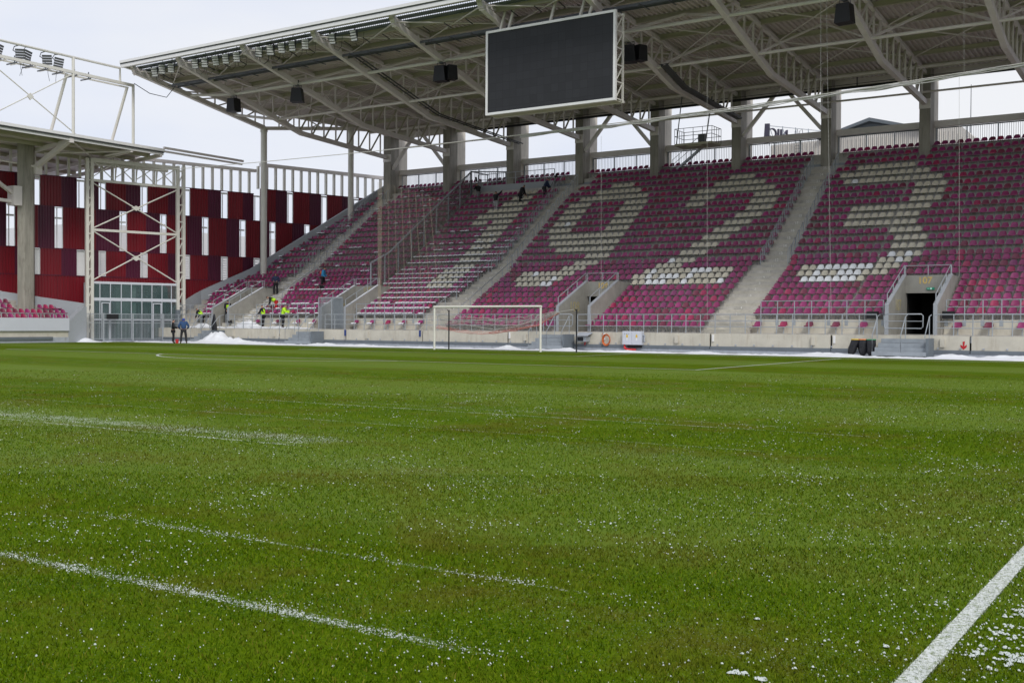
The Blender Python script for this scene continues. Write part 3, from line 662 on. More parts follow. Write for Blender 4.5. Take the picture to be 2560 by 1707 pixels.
vis.sort(key=lambda r: r[10]); near = set(id(r) for r in vis[:290])
BN = {'R': 'right of the numbered stair', 'R2': 'right of the dark doorway', 'M2': 'left of the numbered stair', 'M': 'in the middle block'}
CN = {'plum': 'plum', 'magenta': 'magenta', 'purple': 'purplish', 'crimson': 'crimson', 'maroon': 'maroon', 'beige': 'cream', 'white': 'white'}
meshes = {}
cnt = {}
for r in vis:
    if id(r) not in near: continue
    key = r[3]
    if key not in meshes:
        o = SEATG.build('stadium_seat', ['seat_'+key, 'galv', 'snow']); meshes[key] = o.data; bpy.data.objects.remove(o)
    o = bpy.data.objects.new('stadium_seat', meshes[key]); C.objects.link(o); o.location = (r[0], r[1], r[2]); o.rotation_euler[2] = SR.uniform(-.03, .03)
    b = BN[r[5]]
    tag(o, '%s seat, %s from the left in the %s row, %s' % (CN[key], ow(r[7]), ow(r[6]-1), b), 'seat', 'seats of the end stand')
# everything further away is one mass of seats
base = np.array(SEATG.v); 
g = MB()
for r in recs:
    if id(r) in near: continue
    src = SEATS_ if r[4] else SEATG; mi = SCN.index(r[3]); o = len(g.v)
    if r[10] > 120: continue
    ca, sa = math.cos(SR.uniform(-.04, .04)), math.sin(SR.uniform(-.04, .04)); dz = SR.uniform(-.008, .008)
    g.v += [(r[0]+v[0]*ca-v[1]*sa, r[1]+v[0]*sa+v[1]*ca, r[2]+v[2]+dz) for v in src.v]
    g.f += [tuple(q+o for q in f) for f in src.f]; g.sm += src.sm
    g.m += [mi if q == 0 else len(SCN)+q-1 for q in src.m]
tag(g.build('stadium_seats', ['seat_'+n for n in SCN]+['galv', 'snow'], fix=False), 'rows of plum, crimson and cream plastic seats filling the farther stand', 'seats', 'seats of the end stand', 'stuff')
# single seats on posts along the walkway
def single(x, col, snow=False):
    g = MB(); s = SEATS_ if snow else SEATG
    g.v = [(v[0]*1.05, v[1]-.08, v[2]+.42) for v in s.v]; kk = [i for i, q in enumerate(s.m) if q != 1]; g.f = [s.f[i] for i in kk]; g.m = [s.m[i] for i in kk]; g.sm = [s.sm[i] for i in kk]
    o = g.build('walkway_seat', ['seat_'+col, 'galv', 'snow'], fix=False); o.location = (x, 7.66, 1.09)
    p = MB(); p.tube([(0, -.2, .0), (0, -.2, .40)], .03, 8); p.box(-.07, .07, -.27, -.13, .0, .015); p.build('leg', 'galv', o)
    return o
for i, (x, c, b) in enumerate(((13.29, 'plum', 'nearest the numbered stair'), (14.76, 'crimson', 'second from the numbered stair'), (16.2, 'maroon', 'third from the numbered stair'), (17.65, 'maroon', 'fourth from the numbered stair'), (19.11, 'plum', 'last before portal 107'),
                               (23.81, 'plum', 'first right of portal 107'), (25.27, 'maroon', 'second right of portal 107'), (26.79, 'magenta', 'third right of portal 107'))):
    tag(single(x, c), '%s seat on a steel leg by the walkway, %s' % (CN[c], b), 'seat', 'single seats along the walkway')
for i, (x, c) in enumerate(((-16.32, 'plum'), (-14.87, 'magenta'), (-13.42, 'crimson'), (-12.01, 'plum'), (-10.59, 'magenta'))):
    tag(single(x, c, i != 2), '%s single seat at the walkway wall, %s in line left of the goal' % (CN[c]+(' snowy' if i != 2 else ''), ow(i)), 'seat', 'single seats along the walkway')
for i, (x, c) in enumerate(((-26.2, 'plum'), (-24.1, 'maroon'), (-22.0, 'plum'), (-20.4, 'plum'))):
    tag(single(x, c, True), 'snow covered %s seat on the snowy walkway where workers shovel, %s from left' % (CN[c], ow(i)), 'seat', 'single seats along the walkway')

# ================================================================== RAILINGS
def railing(pts, name='railing', h=1.1, rails=(1.08, .72, .40), sp=.95, r=.026, label='', group=None, base=True, m='galv', roundend=True):
    """pts: foot line; rails follow it; every post is its own part"""
    g = MB(); pts = [Vector(p) for p in pts]
    for z in rails:
        q = [p+Vector((0, 0, z)) for p in pts]; g.tube(q, r if z == rails[0] else r*.8, 7)
    o = g.build(name, m); 
    if label: tag(o, label, 'railing', group)
    tot = []
    for a, b in zip(pts, pts[1:]):
        n = max(1, int(round((b-a).length/sp)))
        for i in range(n): tot.append(a.lerp(b, i/n))
    tot.append(pts[-1])
    key = ('post', h, base, m)
    for p in tot:
        if key not in PM:
            q = MB(); q.tube([(0, 0, -.02), (0, 0, rails[0])], .028, 7)
            if base: q.box(-.09, .09, -.05, -.035, -.32, -.02); q.tube([(0, -.03, -.3), (0, 0, 0)], .03, 6)
            t = q.build('post', m); PM[key] = t.data; bpy.data.objects.remove(t)
        c = bpy.data.objects.new('post', PM[key]); C.objects.link(c); c.parent = o; c.location = p
    return o
PM = {}
GF = 'galvanised railings along the front wall'
for i, (a, b, lab) in enumerate(((-37.0, -29.9, 'galvanised railing at the corner, left of the first snowy walkway stretch'), (-28.1, -20.6, 'galvanised front railing along the snowy walkway where workers shovel'), (-18.0, .1, 'long galvanised front railing behind the goal, on the beige wall'),
                                 (2.5, 20.15, 'longest galvanised front railing, from portal 108 to portal 107'), (23.0, XR, 'galvanised front railing right of portal 107'))):
    railing([(a, 6.08, 1.04), (b, 6.08, 1.04)], label=lab, group=GF, sp=.905)
for a, b, lab in ((-26.6, -20.6, 'upper railing above the snow covered walkway seats, left'), (-16.55, -10.5, 'upper railing above the five single seats left of the goal'), (13.35, 20.05, 'upper railing above single seats, left of portal 107'), (23.2, XR, 'upper railing above single seats, right of portal 107'), (-36, -31.2, 'short upper railing at the far left seats')):
    railing([(a, 7.74, 1.86), (b, 7.74, 1.86)], label=lab, group='galvanised railings on the raised front blocks', h=1.0, rails=(1.02, .66, .30), sp=.9)
for ti, (c, hw) in enumerate(zip(TUN, TW)):
    nm = ['far left', 'gated', 'middle', 'rightmost'][ti]
    for sgn, sd_ in ((-1, 'left'), (1, 'right')):
        x = c+sgn*(hw-.09)
        railing([(x, 6.95, 2.66), (x, 10.42, 4.30)], rails=(.53,), sp=1.25, base=False, h=.54, label='sloping handrail on the %s parapet of the %s portal' % (sd_, nm), group='handrails on the portal walls')
    railing([(c-hw+.1, 10.6, 4.28), (c+hw-.1, 10.6, 4.28)], rails=(.53,), sp=1.2, base=False, h=.55, label='level handrail over the opening of the %s portal' % nm, group='handrails on the portal walls')
# gates in the front rail by the portals
for x0, x1, lab in ((20.55, 22.45, 'round cornered tubular gate before the dark doorway at right'), (.35, 2.2, 'round cornered tubular gate behind the right goal post')):
    g = MB(); z0, z1, q = 1.42, 2.14, .08
    g.tube([(x0+q, 6.0, z0), (x1-q, 6.0, z0), (x1, 6.0, z0+q), (x1, 6.0, z1-q), (x1-q, 6.0, z1), (x0+q, 6.0, z1), (x0, 6.0, z1-q), (x0, 6.0, z0+q), (x0+q, 6.0, z0)], .03, 7)
    g.tube([(x0, 6.0, 1.78), (x1, 6.0, 1.78)], .02, 6); tag(g.build('rail_gate', 'galv'), lab, 'gate', 'tubular gates before the portals')
# stair handrails: stepped hoops on both sides of each flight
HM = {}
def hoop(x, k, side, stair, n, n2=1.0):
    y0 = rowY(k)+.1; z0 = rowT(k); dy = .727*n2; dz = (rowT(min(27, k+1))-z0)*.8; dy *= .8
    key = (k <= 11, round(dz, 3), n2)
    if key not in HM:
        g = MB(); g.tube([(0, 0, 0), (0, 0, .86), (0, .05, .93), (0, dy-.05, .93+dz), (0, dy, .90+dz), (0, dy, dz)], .024, 6); g.tube([(0, dy/2, dz/2-.1), (0, dy/2, .93+dz/2)], .02, 6)
        t = g.build('handrail', 'galv'); HM[key] = t.data; bpy.data.objects.remove(t)
    o = bpy.data.objects.new('handrail', HM[key]); C.objects.link(o); o.location = (x, y0, z0)
    tag(o, 'handrail hoop, %s side of %s, %s from the bottom' % (side, stair, ow(n)), 'handrail', 'handrail hoops flanking the stairs')
SN = ['the snowy stair', 'the middle stair', 'the numbered stair']
for si in range(3):
    for sd_ in ('left', 'right'):
        n = 0
        for k in list(range(11, 25)):
            lo, hi = [(-29.2, -27.55), (-9.5, -8.15), (10.8, 12.55)][si]
            hoop(lo if sd_ == 'left' else hi, k, sd_, SN[si], n); n += 1
for x0, x1 in ((-10.0, -10.0), (10.4, 12.6)): pass
for si, x in ((1, -7.75), (1, -9.85), (0, -26.75)):
    railing([(x, 8.0, rowT(1)+.1), (x, 14.5, rowT(11)-.2)], rails=(1.0,), sp=1.45, base=False, h=1, label='long sloping handrail, %s edge of the lower half of %s' % ('right' if x in (-7.75, -26.75) else 'left', SN[si]), group='long lower stair handrails')
# steel steps up from the pitch
def steps(x0, x1, lab, rails_=True):
    g = MB()
    for i in range(4):
        g.box(x0+.1*i*.8, x1-.02*i, 4.62+.30*i, 5.95, .03+.22*i if i else .05, .25+.215*i)
    o = g.build('steel_steps', 'step'); tag(o, lab, 'steps', 'grey steps up to the walkway')
    q = MB(); q.box(x1-.02, x1+.10, 4.75, 5.96, .0, .93); q.build('side_plate', 'kerb', o)
    for x in (x0+.02, (x0+x1)/2+.1, x1-.05):
        q = MB(); q.tube([(x, 4.66, .1), (x, 4.66, 1.05), (x, 5.55, 2.0), (x, 6.0, 2.1)], .024, 6); q.tube([(x, 5.6, .9), (x, 5.6, 2.02)], .022, 6); q.build('handrail', 'galv', o)
    return o
steps(20.3, 22.9, 'grey painted steps below portal 107, beside the bin bags')
steps(-.12, 2.25, 'grey painted steps behind the right goal post, below portal 108')
steps(-20.5, -18.1, 'grey painted steps left of the goal, below the third portal')
steps(-30.4, -28.2, 'grey painted steps at the far left where the two men stand')
# dividing fence through the seats
fx = -18.2
P = [(11.2, 4.28, 6.0), (13.4, 5.65, 6.95), (24.0, 11.9, 14.3)]
o = empty('segregation_fence', 'grey see-through dividing fence climbing diagonally through the seats left of the goal', 'fence')
m = MB(); m.bar((fx, P[0][0], P[0][2]), (fx, P[1][0], P[1][2]), .09, .09); m.bar((fx, P[1][0], P[1][2]), (fx, P[2][0], P[2][2]), .10, .10); m.build('top_rail', 'galv', o)
def ftop(y): return P[0][2]+(P[1][2]-P[0][2])*(y-P[0][0])/(P[1][0]-P[0][0]) if y < P[1][0] else P[1][2]+(P[2][2]-P[1][2])*(y-P[1][0])/(P[2][0]-P[1][0])
def fbot(y): k = int((y-7.04)/.727)+1; return rowT(k) if y > 12.86 else 4.26
for i in range(9):
    y = 11.2+i*1.6; m = MB(); m.box(fx-.04, fx+.04, y-.04, y+.04, fbot(y), ftop(y)); m.build('post', 'galv', o)
m = MB()
ys = [11.2+.2*i for i in range(65)]
for a, b in zip(ys, ys[1:]): m.quad((fx, a, fbot(a)), (fx, b, fbot(a)), (fx, b, ftop(b)), (fx, a, ftop(a)))
m.build('mesh_infill', 'fencemesh', o, fix=False)
m = MB()   # cage at the top
m.box(fx-.06, fx+.06, 23.9, 24.02, 11.9, 14.35); m.bar((fx, 24, 14.3), (fx+3.3, 26.2, 14.3), .08); m.bar((fx, 24, 14.3), (fx, 26.5, 14.3), .08)
for i in range(22): m.box(fx+.14*i+.1, fx+.14*i+.12, 24.05+.1*i, 24.07+.1*i, 12.4, 14.28)
m.build('cage', 'darkgalv', o)
# barrier wall behind the workers at the top
o = MB().box(-17.9, -10.4, 24.55, 24.72, rowT(24), rowT(24)+1.05).build('barrier_wall', 'cap'); tag(o, 'pale grey solid barrier across the top rows behind the dark clothed workers', 'barrier')
railing([(-17.9, 24.6, rowT(24)+1.05), (-10.4, 24.6, rowT(24)+1.05)], rails=(.95, .5), sp=.9, base=False, h=.96, label='thin railing standing on the pale barrier at the top rows')
# closed bar gate in front of portal 109
o = empty('bar_gate', 'closed grey vertical bar gate hiding the third portal left of the goal', 'gate')
m = MB()
for i in range(26): x = TUN[1]-TW[1]+.2+i*.083; m.box(x-.012, x+.012, 6.72, 6.74, 1.12, 3.3)
m.build('bars', 'galv', o); m = MB(); m.box(TUN[1]-TW[1]-.02, TUN[1]+TW[1]-.2, 6.70, 6.76, 3.28, 3.36); m.box(TUN[1]-TW[1]-.02, TUN[1]-TW[1]+.06, 6.7, 6.76, 1.1, 3.3); m.box(TUN[1]+.0, TUN[1]+.08, 6.7, 6.76, 1.1, 3.3); m.build('frame', 'galv', o)
m = MB(); m.box(TUN[1]+.1, TUN[1]+TW[1]-.2, 6.80, 6.83, 1.12, 3.25); m.build('solid_leaf', 'kerb', o)
# ================================================================== ROOF OF THE END STAND
roof = empty('stand_roof', 'large cantilevered steel roof over the end stand, corrugated underside on trusses', 'roof')
def dz(y): return 20.62-(y-1.2)*.0755
RX0, RX1 = -33.6, 45.0
def cut(y): return RX0 if y < 15 else RX0+(y-15)*.49
# corrugated sheet, ribs running down the slope
g = MB(); p = .33; n = int((RX1-RX0)/p)
bandsY = [3.3, 8, 13, 15, 17, 19, 21, 23, 25, 26.5]
for (ya, yb) in zip(bandsY, bandsY[1:]):
    for i in range(n):
        x = RX0+i*p
        if x+p < cut(ya): continue
        za, zb = dz(ya), dz(yb); xs = [x, x+.12, x+.165, x+.285, x+p]; hs = [0, 0, .11, .11, 0]
        for q in range(4):
            g.quad((xs[q], ya, za+hs[q]), (xs[q+1], ya, za+hs[q+1]), (xs[q+1], yb, zb+hs[q+1]), (xs[q], yb, zb+hs[q]))
g.build('roof_sheet', 'deck', roof, fix=False)
g = MB()
for (ya, yb) in ((.95, 1.85), (2.0, 2.6), (2.7, 3.3)):
    for i in range(n*2):
        x = RX0+i*p/2; g.quad((x, ya, dz(ya)), (x+p/4, ya, dz(ya)+.04), (x+p/4, yb, dz(yb)+.04), (x, yb, dz(yb))); g.quad((x+p/4, ya, dz(ya)+.04), (x+p/2, ya, dz(ya)), (x+p/2, yb, dz(yb)), (x+p/4, yb, dz(yb)+.04))
g.build('front_sheet', 'bluedeck', roof, fix=False)
g = MB(); g.box(RX0, RX1, .72, .95, 20.62, 20.80); g.box(RX0, RX1, .80, 1.0, 20.32, 20.54); g.build('fascia', 'fascia', roof)
g = MB(); g.box(RX0, RX1, .78, .97, 20.542, 20.618); g.build('gutter', 'gutter', roof)
g = MB(); g.box(RX0-.02, RX0+.12, 1.0, 15.0, 0, 0.001)
g = MB()
for a, b in (((RX0, 1.0), (RX0, 15.0)), ((RX0, 15.0), (-28.0, 26.6))):
    g.bar((a[0], a[1], dz(a[1])-.08), (b[0], b[1], dz(b[1])-.08), .14, .34)
g.build('edge_trim', 'roofsteel', roof)
for y in (3.3, 5.4, 8.7, 12.0, 15.2, 18.5, 21.7, 24.6):
    g = MB(); x0 = cut(y); z = dz(y)
    g.box(x0, RX1, y-.09, y+.09, z-.30, z-.27); g.box(x0, RX1, y-.02, y+.02, z-.27, z-.02); g.box(x0, RX1, y-.09, y+.09, z-.02, z-.001); g.build('purlin', 'purlin', roof)
g = MB(); g.box(-28.2, RX1, 25.9, 26.15, 18.15, 18.735); g.build('rear_girder', 'roofsteel', roof)
def lowz(y, x=0):
    if x < -33: return 20.2-(y-1.78)*(20.2-17.98)/(14.9-1.78)
    return 20.2-(y-1.78)*(20.2-16.95)/(14.2-1.78) if y < 14.2 else 16.95-(y-14.2)*(.55/10.8)
TX = [-33.3]+COLX+[COLX[-1]+6.62]
for ti, x in enumerate(TX):
    yend = 25.0 if ti else 14.9
    t = MB()
    t.bar((x, 1.78, 20.2), (x, (14.2 if ti else 14.9), lowz((14.2 if ti else 14.9), x)), .32, .36)
    if ti: t.bar((x, 14.1, lowz(14.15)), (x, 25.0, lowz(25)), .30, .34)
    t.prism([(1.45, 20.62), (1.75, 20.62), (2.2, 20.15), (1.9, 19.92)], 0, x-.172, x+.172)
    t.bar((x, 1.6, dz(1.6)-.16), (x, yend, dz(yend)-.42), .2, .22)
    to = t.build('truss', 'roofsteel', roof)
    y = 4.3; i = 0; prev = None
    while y < yend-.3:
        a = Vector((x, y, lowz(y, x))); b = Vector((x, y, dz(y)-.42))
        q = MB(); q.bar(a, b, .10, .10, upv=(1, 0, 0)); q.build('strut', 'roofsteel', to)
        if prev is not None:
            q = MB(); q.bar((x, prev, lowz(prev, x)), (x, y, dz(y)-.42), .11, .09, upv=(1, 0, 0)); q.build('diagonal', 'roofsteel' if y < 14 else 'purlin', to)
        prev = y; y += 1.45 if y > 9 else 1.75; i += 1
# rear diagonal edge girder at the corner, carried by the round posts
g = MB(); A = Vector((-33.3, 14.9, 17.95)); B = Vector((-29.95, 22.1, 18.7)); Cc = Vector((-28.2, 25.2, 18.75))
g.bar(A, B, .26, .28); g.bar(B, Cc, .26, .28)
for i in range(6):
    a = A.lerp(B, i/6); b = A.lerp(B, (i+1)/6); ta = Vector((a.x, a.y, dz(a.y)-.25)); tb = Vector((b.x, b.y, dz(b.y)-.25))
    g.bar(a, tb if i % 2 else ta, .09); g.bar(b, ta if i % 2 else tb, .09)
g.build('corner_girder', 'roofsteel', roof)
# long tubes tying the trusses
for (y, z, r, m) in ((6.95, 18.85, .11, 'white'), (11.5, 17.66, .10, 'roofsteel'), (22.6, 18.25, .10, 'roofsteel'), (24.5, 17.0, .07, 'roofsteel')):
    g = MB(); g.tube(([(-33.3, y, lowz(y, -33.3)), (-28.2, y, z)] if y < 12 else [(-28.2, y, z)])+[(RX1, y, z)], r, 8); g.build('tie_tube', m, roof)
g = MB(); g.tube([(-17.5, 24.75, 17.9), (RX1, 24.75, 17.9)], .09, 8); g.tube([(-17.5, 24.75, 18.12), (RX1, 24.75, 18.12)], .02, 5); g.tube([(13.7, 24.75, 17.9), (13.7, 24.75, 18.7)], .04, 6); tag(g.build('black_pipe', 'black'), 'thick black pipe running along the tops of the concrete columns', 'pipe')
# wind braces between trusses: V pieces from the tube joints up to the sheets
for i, (x0, x1) in enumerate(zip(TX, TX[1:])):
    xm = (x0+x1)/2
    for (yy, zz) in ((6.95, 18.85), (11.5, 17.66)):
        if x0 < -30: continue
        for xs in (x0, x1):
            q = MB(); q.bar((xs, yy, zz), (xm, yy+(1.7 if yy < 9 else 2.2), dz(yy+2)-.2), .13 if i % 2 == 0 else .09, .12, upv=(0, 1, 0)); q.build('brace', 'roofsteel', roof)
    for (ya, yb) in ((1.9, 5.4), (15.2, 21.7), (8.7, 15.2)):
        if x0 < -30 and ya > 10: continue
        q = MB(); q.tube([(x0, ya, dz(ya)-.34), (x1, yb, dz(yb)-.34)], .045, 6); q.tube([(x1, ya, dz(ya)-.36), (x0, yb, dz(yb)-.36)], .045, 6); q.build('cross_brace', 'roofsteel', roof)
# inverted V struts at the column line
for j in (0, 3, 5):
    a, b = COLX[j], COLX[j+1]; xm = (a+b)/2
    for xs, s in ((a+.4, 1), (b-.4, -1)):
        q = MB(); q.bar((xs, 25.3, 15.35), (xm-.15*s, 25.3, 18.55), .24, .24, upv=(0, 1, 0)); q.build('column_brace', 'roofsteel', roof)
# catwalk under the front sheets
g = MB(); y = 4.55
for x0, x1 in ((RX0+1.5, RX1),):
    for yy in (4.30, 4.85): g.box(x0, x1, yy-.03, yy+.03, 19.40, 19.56)
    n_ = int((x1-x0)/1.65)
    for i in range(n_): x = x0+i*1.65; g.box(x, x+.06, 3.9, 5.25, 19.36, 19.41)
g.build('catwalk', 'darkgalv', roof)
g = MB()
for (yy) in (3.55,):
    n_ = int((RX1-RX0)/1.65)
    for i in range(n_): x = RX0+i*1.65; g.bar((x, 3.3, 20.1), (x+.1, 3.9, 19.9), .05)
g.build('hangers', 'gutter', roof)
# cable trays running down two trusses
for x, y0, y1 in ((-14.2, 4.5, 25.5), (5.7, 11, 23.5)):
    g = MB(); w_ = .34
    for s in (-1, 1):
        pts = [(x+s*w_/2, yy, lowz(yy)-.12+(.25 if x < 0 else 0)) for yy in (y0, 14.2, y1)]; g.tube(pts, .05 if x < 0 else .07, 6)
    yy = y0
    while yy < y1: g.box(x-w_*.9, x+w_*.9, yy, yy+.05, lowz(yy)-.12+(.22 if x < 0 else 0), lowz(yy)-.08+(.22 if x < 0 else 0)); yy += 1.2
    if x > 0: g.bar((x, y0, lowz(y0)-.2), (x, 14.2, lowz(14.2)-.2), .4, .05); g.bar((x, 14.2, lowz(14.2)-.2), (x, y1, lowz(y1)-.2), .4, .05)
    g.build('cable_tray', 'gutter', roof)
# ------------------------------------------------------------------ floodlights under the front edge
def flood(px, py, Yp=2.3, yaw=.35):
    d = fw+rt*((px-1280)/F_PX)+up*((853.5-py)/F_PX); t = (Yp-CAM.y)/d.y; P_ = CAM+d*t
    return P_
FL = [(c1x/3.357, c1y/3.357) for c1x, c1y in ((1290, 605), (1358, 583), (1435, 570), (1635, 537), (1715, 525), (1800, 510), (1888, 495), (1980, 478), (2175, 438), (2265, 420))]+[(600+a/3.357, b/3.357) for a, b in ((160, 440), (252, 422), (345, 403), (432, 385), (545, 370), (770, 325), (945, 300))]
fm = None
def make_flood():
    o = empty('floodlight')
    h = MB()
    for i in range(4):
        z = -.30-i*.165; h.box(-.22, .22, -.02+i*.05, .10+i*.05, z-.065, z+.065)
    h.build('lamp_bank', 'lampgrey', o)
    h = MB()
    for i in range(4):
        z = -.30-i*.165; h.box(-.21, .21, -.05+i*.05, -.021+i*.05, z-.06, z+.06)
    h.build('lens', 'lens', o)
    h = MB(); h.tube([(0, .25, .18), (0, .22, -.1), (0, .12, -.35)], .03, 6); h.box(-.24, -.21, .0, .2, -.6, -.15); h.box(.21, .24, .0, .2, -.6, -.15); h.build('yoke', 'gutter', o)
    h = MB(); h.tube([(0.05, .2, -.75), (.1, .2, -1.15), (.4, .2, -1.3), (.65, .2, -1.05), (.7, .2, -.4)], .014, 5); h.build('cable', 'black', o)
    return o
fl0 = make_flood()
for i, (px, py) in enumerate(FL):
    P_ = flood(px, py); o = fl0 if i == 0 else dup(fl0); o.location = (P_.x, P_.y, P_.z+.55); o.rotation_euler = (R.uniform(-.1, .25), R.uniform(-.08, .08), R.choice((.5, .6, .75, .35, .2)) if i < 15 else .15)
    tag(o, 'white faced floodlight bank hanging under the roof front edge, %s from its left corner' % ow(i), 'floodlight', 'floodlights under the end roof edge')
# ------------------------------------------------------------------ loudspeakers
def speaker(big=False):
    o = empty('loudspeaker'); s = 1.0
    q = MB(); q.prism([(-.45, -.55), (.45, -.55), (.34, .45), (-.34, .45)], 1, -.35, .35); 
    b = q.build('cabinet', 'black', o)
    if big: q = MB(); q.prism([(-.36, -.50), (.36, -.50), (.30, .42), (-.30, .42)], 1, -.3, .3); c = q.build('cabinet', 'black', o); c.location = (.62, .2, .06); c.rotation_euler[2] = .9
    q = MB(); q.tube([(-.3, 0, .45), (-.3, 0, .68), (.3, 0, .68), (.3, 0, .45)], .03, 6); q.tube([(0, 0, .68), (.08, 0, 1.05)], .05, 6); q.box(-.12, .12, -.1, .1, .62, .74); q.build('bracket', 'gutter', o)
    return o
sp1 = speaker(); sp2 = speaker(True)
for i, (x, y, z, big, rz, lab) in enumerate(((-28.2, 6.9, 18.05, 0, .0, 'black loudspeaker at the far left, nearest the roof corner'), (-21.5, 6.85, 18.05, 0, .5, 'black loudspeaker second from the left under the roof'), (-8.35, 6.75, 18.0, 1, .15, 'double black loudspeaker hanging left of the screen'),
                                             (4.9, 7.9, 17.8, 1, .3, 'black loudspeaker hanging just right of the screen'), (18.1, 6.94, 18.0, 0, -.1, 'black loudspeaker at the upper right edge of the picture'))):
    s = sp2 if big else sp1
    if i in (0, 2): o = s
    else: o = dup(s)
    o.location = (x, y, z); o.rotation_euler[2] = rz; tag(o, lab, 'loudspeaker', 'black loudspeakers hanging from the tie tube')
# ------------------------------------------------------------------ big screen
sc = empty('big_screen', 'large unlit black screen in a white frame hanging from the roof', 'screen')
x0, x1, z0, z1, y0 = -2.03, 6.45, 14.13, 18.86, 3.0
g = MB(); g.box(x0, x1, y0, y0+.02, z0, z1); g.build('display', 'screen', sc)
g = MB(); t = .14
g.box(x0-t, x1+t, y0-.04, y0+.16, z1, z1+t); g.box(x0-t, x1+t, y0-.04, y0+.16, z0-t, z0); g.box(x0-t, x0, y0-.04, y0+.16, z0+.001, z1-.001); g.box(x1, x1+t, y0-.04, y0+.16, z0+.001, z1-.001); g.build('frame', 'fascia', sc)
g = MB()
for x in (x0-.05, x0+2.1, x0+4.2, x0+6.3, x1+.07):
    g.box(x-.05, x+.05, y0+.95, y0+1.05, z0-t, z1+t)
    for i in range(6):
        z = z0+i*(z1-z0)/5; g.bar((x, y0+.16, z), (x, y0+.96, z), .06)
        if i < 5: g.bar((x, y0+.16, z), (x, y0+.96, z+(z1-z0)/5), .05, upv=(1, 0, 0))
g.box(x0-t, x1+t, y0+.92, y0+1.08, z1, z1+t); g.box(x0-t, x1+t, y0+.92, y0+1.08, z0-t, z0); g.build('back_truss', 'white', sc)
g = MB(); g.box(x0, x1, y0+.02, y0+.3, z0+.02, z1-.02); g.build('cabinet_back', 'lampgrey', sc)
g = MB(); g.box(x0-.05, x1+.05, y0+.17, y0+.9, z0-t+.01, z0-t+.04); g.build('bottom_tray', 'purlin', sc)
for x in (x0+.5, x0+1.1, x0+4.0, x0+6.0, x0+6.6):
    q = MB(); q.bar((x, y0+.5, z1+.1), (x+.35, y0+.6, dz(3.6)-.2), .13, upv=(0, 1, 0)); q.build('hanger', 'white', sc)
# ------------------------------------------------------------------ cable with the raised ball net
g = MB(); pts = []
CB = [(-38, 13.6), (-32.94, 13.25), (-23.17, 13.09), (-12.11, 12.99), (-1.3, 13.03), (7.12, 13.13), (13.55, 13.3), (20.48, 13.55), (27.07, 13.85), (38, 14.4)]
def cz(x):
    for (a, b), (c, d) in zip(CB, CB[1:]):
        if a <= x <= c: return b+(d-b)*(x-a)/(c-a)
    return 14.4
cabs = [(x, 5.0, cz(x)) for x in np.arange(-37, 38, 1.0)]
g.tube(cabs, .025, 5); o = g.build('steel_cable', 'white'); tag(o, 'thin steel cable spanning the whole end stand above the seats', 'cable')
g = MB(); rr = random.Random(5)
for s in range(5):
    pts = []; ph = rr.uniform(0, 6)
    for i in range(150):
        x = -1.0+i*.25; pts.append((x, 5.0+.06*math.sin(x*2+ph), cz(x)-.05-.03*s+.022*math.sin(x*(1.1+.35*s)+ph)+.03*math.sin(x*.8)+.015*fbm(x*2, s)))
    g.tube(pts, .032 if s < 3 else .022, 5)
tag(g.build('rolled_net', 'netw'), 'pale ball catch net gathered in a long roll along the cable right of the screen', 'net')
# thin hanging cords
for i, (px, ya, yb, lab) in enumerate(((2052, 0, 285, 'left of the two close cords before the column'), (2070, 0, 780, 'long one falling past the numbered stair'), (2410, 0, 180, 'near the right edge of the picture'), (2398, 180, 690, 'falling to the rightmost portal'), (1768, 0, 800, 'falling right of the screen'), (1503, 340, 740, 'falling to the middle portal'))):
    a = flood(px, max(ya, -5), 5.0); b = flood(px+(8 if i == 1 else 0), yb, 5.0 if yb < 500 else 4.9); g = MB(); g.tube([a, b], .007 if i != 0 else .011, 5)
    if i == 1: g = MB(); a = flood(2066, -5, 5.0); b = flood(2078, 790, 5.0); g.tube([a, b], .008, 5)
    tag(g.build('hanging_rope', 'netw'), 'thin pale cord hanging from the roof, %s' % lab, 'cord', 'cords hanging from the roof')
# side net hanging in front of the left seats
g = MB(); x = -13.8; top = flood(945, 455, 3.0); bot = flood(950, 772, 3.0)
for i in range(4): g.tube([(top.x+.07*i, 3.0+.03*i, top.z), (top.x+.06*i+.05, 3.0, bot.z+.4), (bot.x+.03*i, 3.0, bot.z)], .009, 5)
o = g.build('side_net', 'net_tan'); tag(o, 'tan safety net hanging in a bunch before the left seats', 'net')
q = MB(); a = top; 
for i in range(16):
    xa = top.x+.35*i; q.quad((xa, 3.0+.05*math.sin(i), bot.z+.5), (xa+.35, 3.0+.05*math.sin(i+1), bot.z+.5), (xa+.35, 3.0+.05*math.sin(i+1), top.z-.1*i), (xa, 3.0+.05*math.sin(i), top.z-.1*i))
for i in range(8):
    xa = top.x+.3+i*.55; q.tube([(xa, 2.98, top.z-.15*i), (xa+.12*i, 2.98, bot.z+.4)], .008, 4, m=1)
K['sheernet'] = meshmat('sheer_netting', (0.30, 0.26, 0.20), 0.06, 0.035)
q.build('sheer_part', ['sheernet', 'net_tan'], o, fix=False)
# ================================================================== helpers: photo ray to a plane / ground
def ray(px, py): return fw+rt*((px-1280)/F_PX)+up*((853.5-py)/F_PX)
def pY(px, py, Y): d = ray(px, py); return CAM+d*((Y-CAM.y)/d.y)
def pZ(px, py, Z): d = ray(px, py); return CAM+d*((Z-CAM.z)/d.z)
def pX(px, py, X): d = ray(px, py); return CAM+d*((X-CAM.x)/d.x)
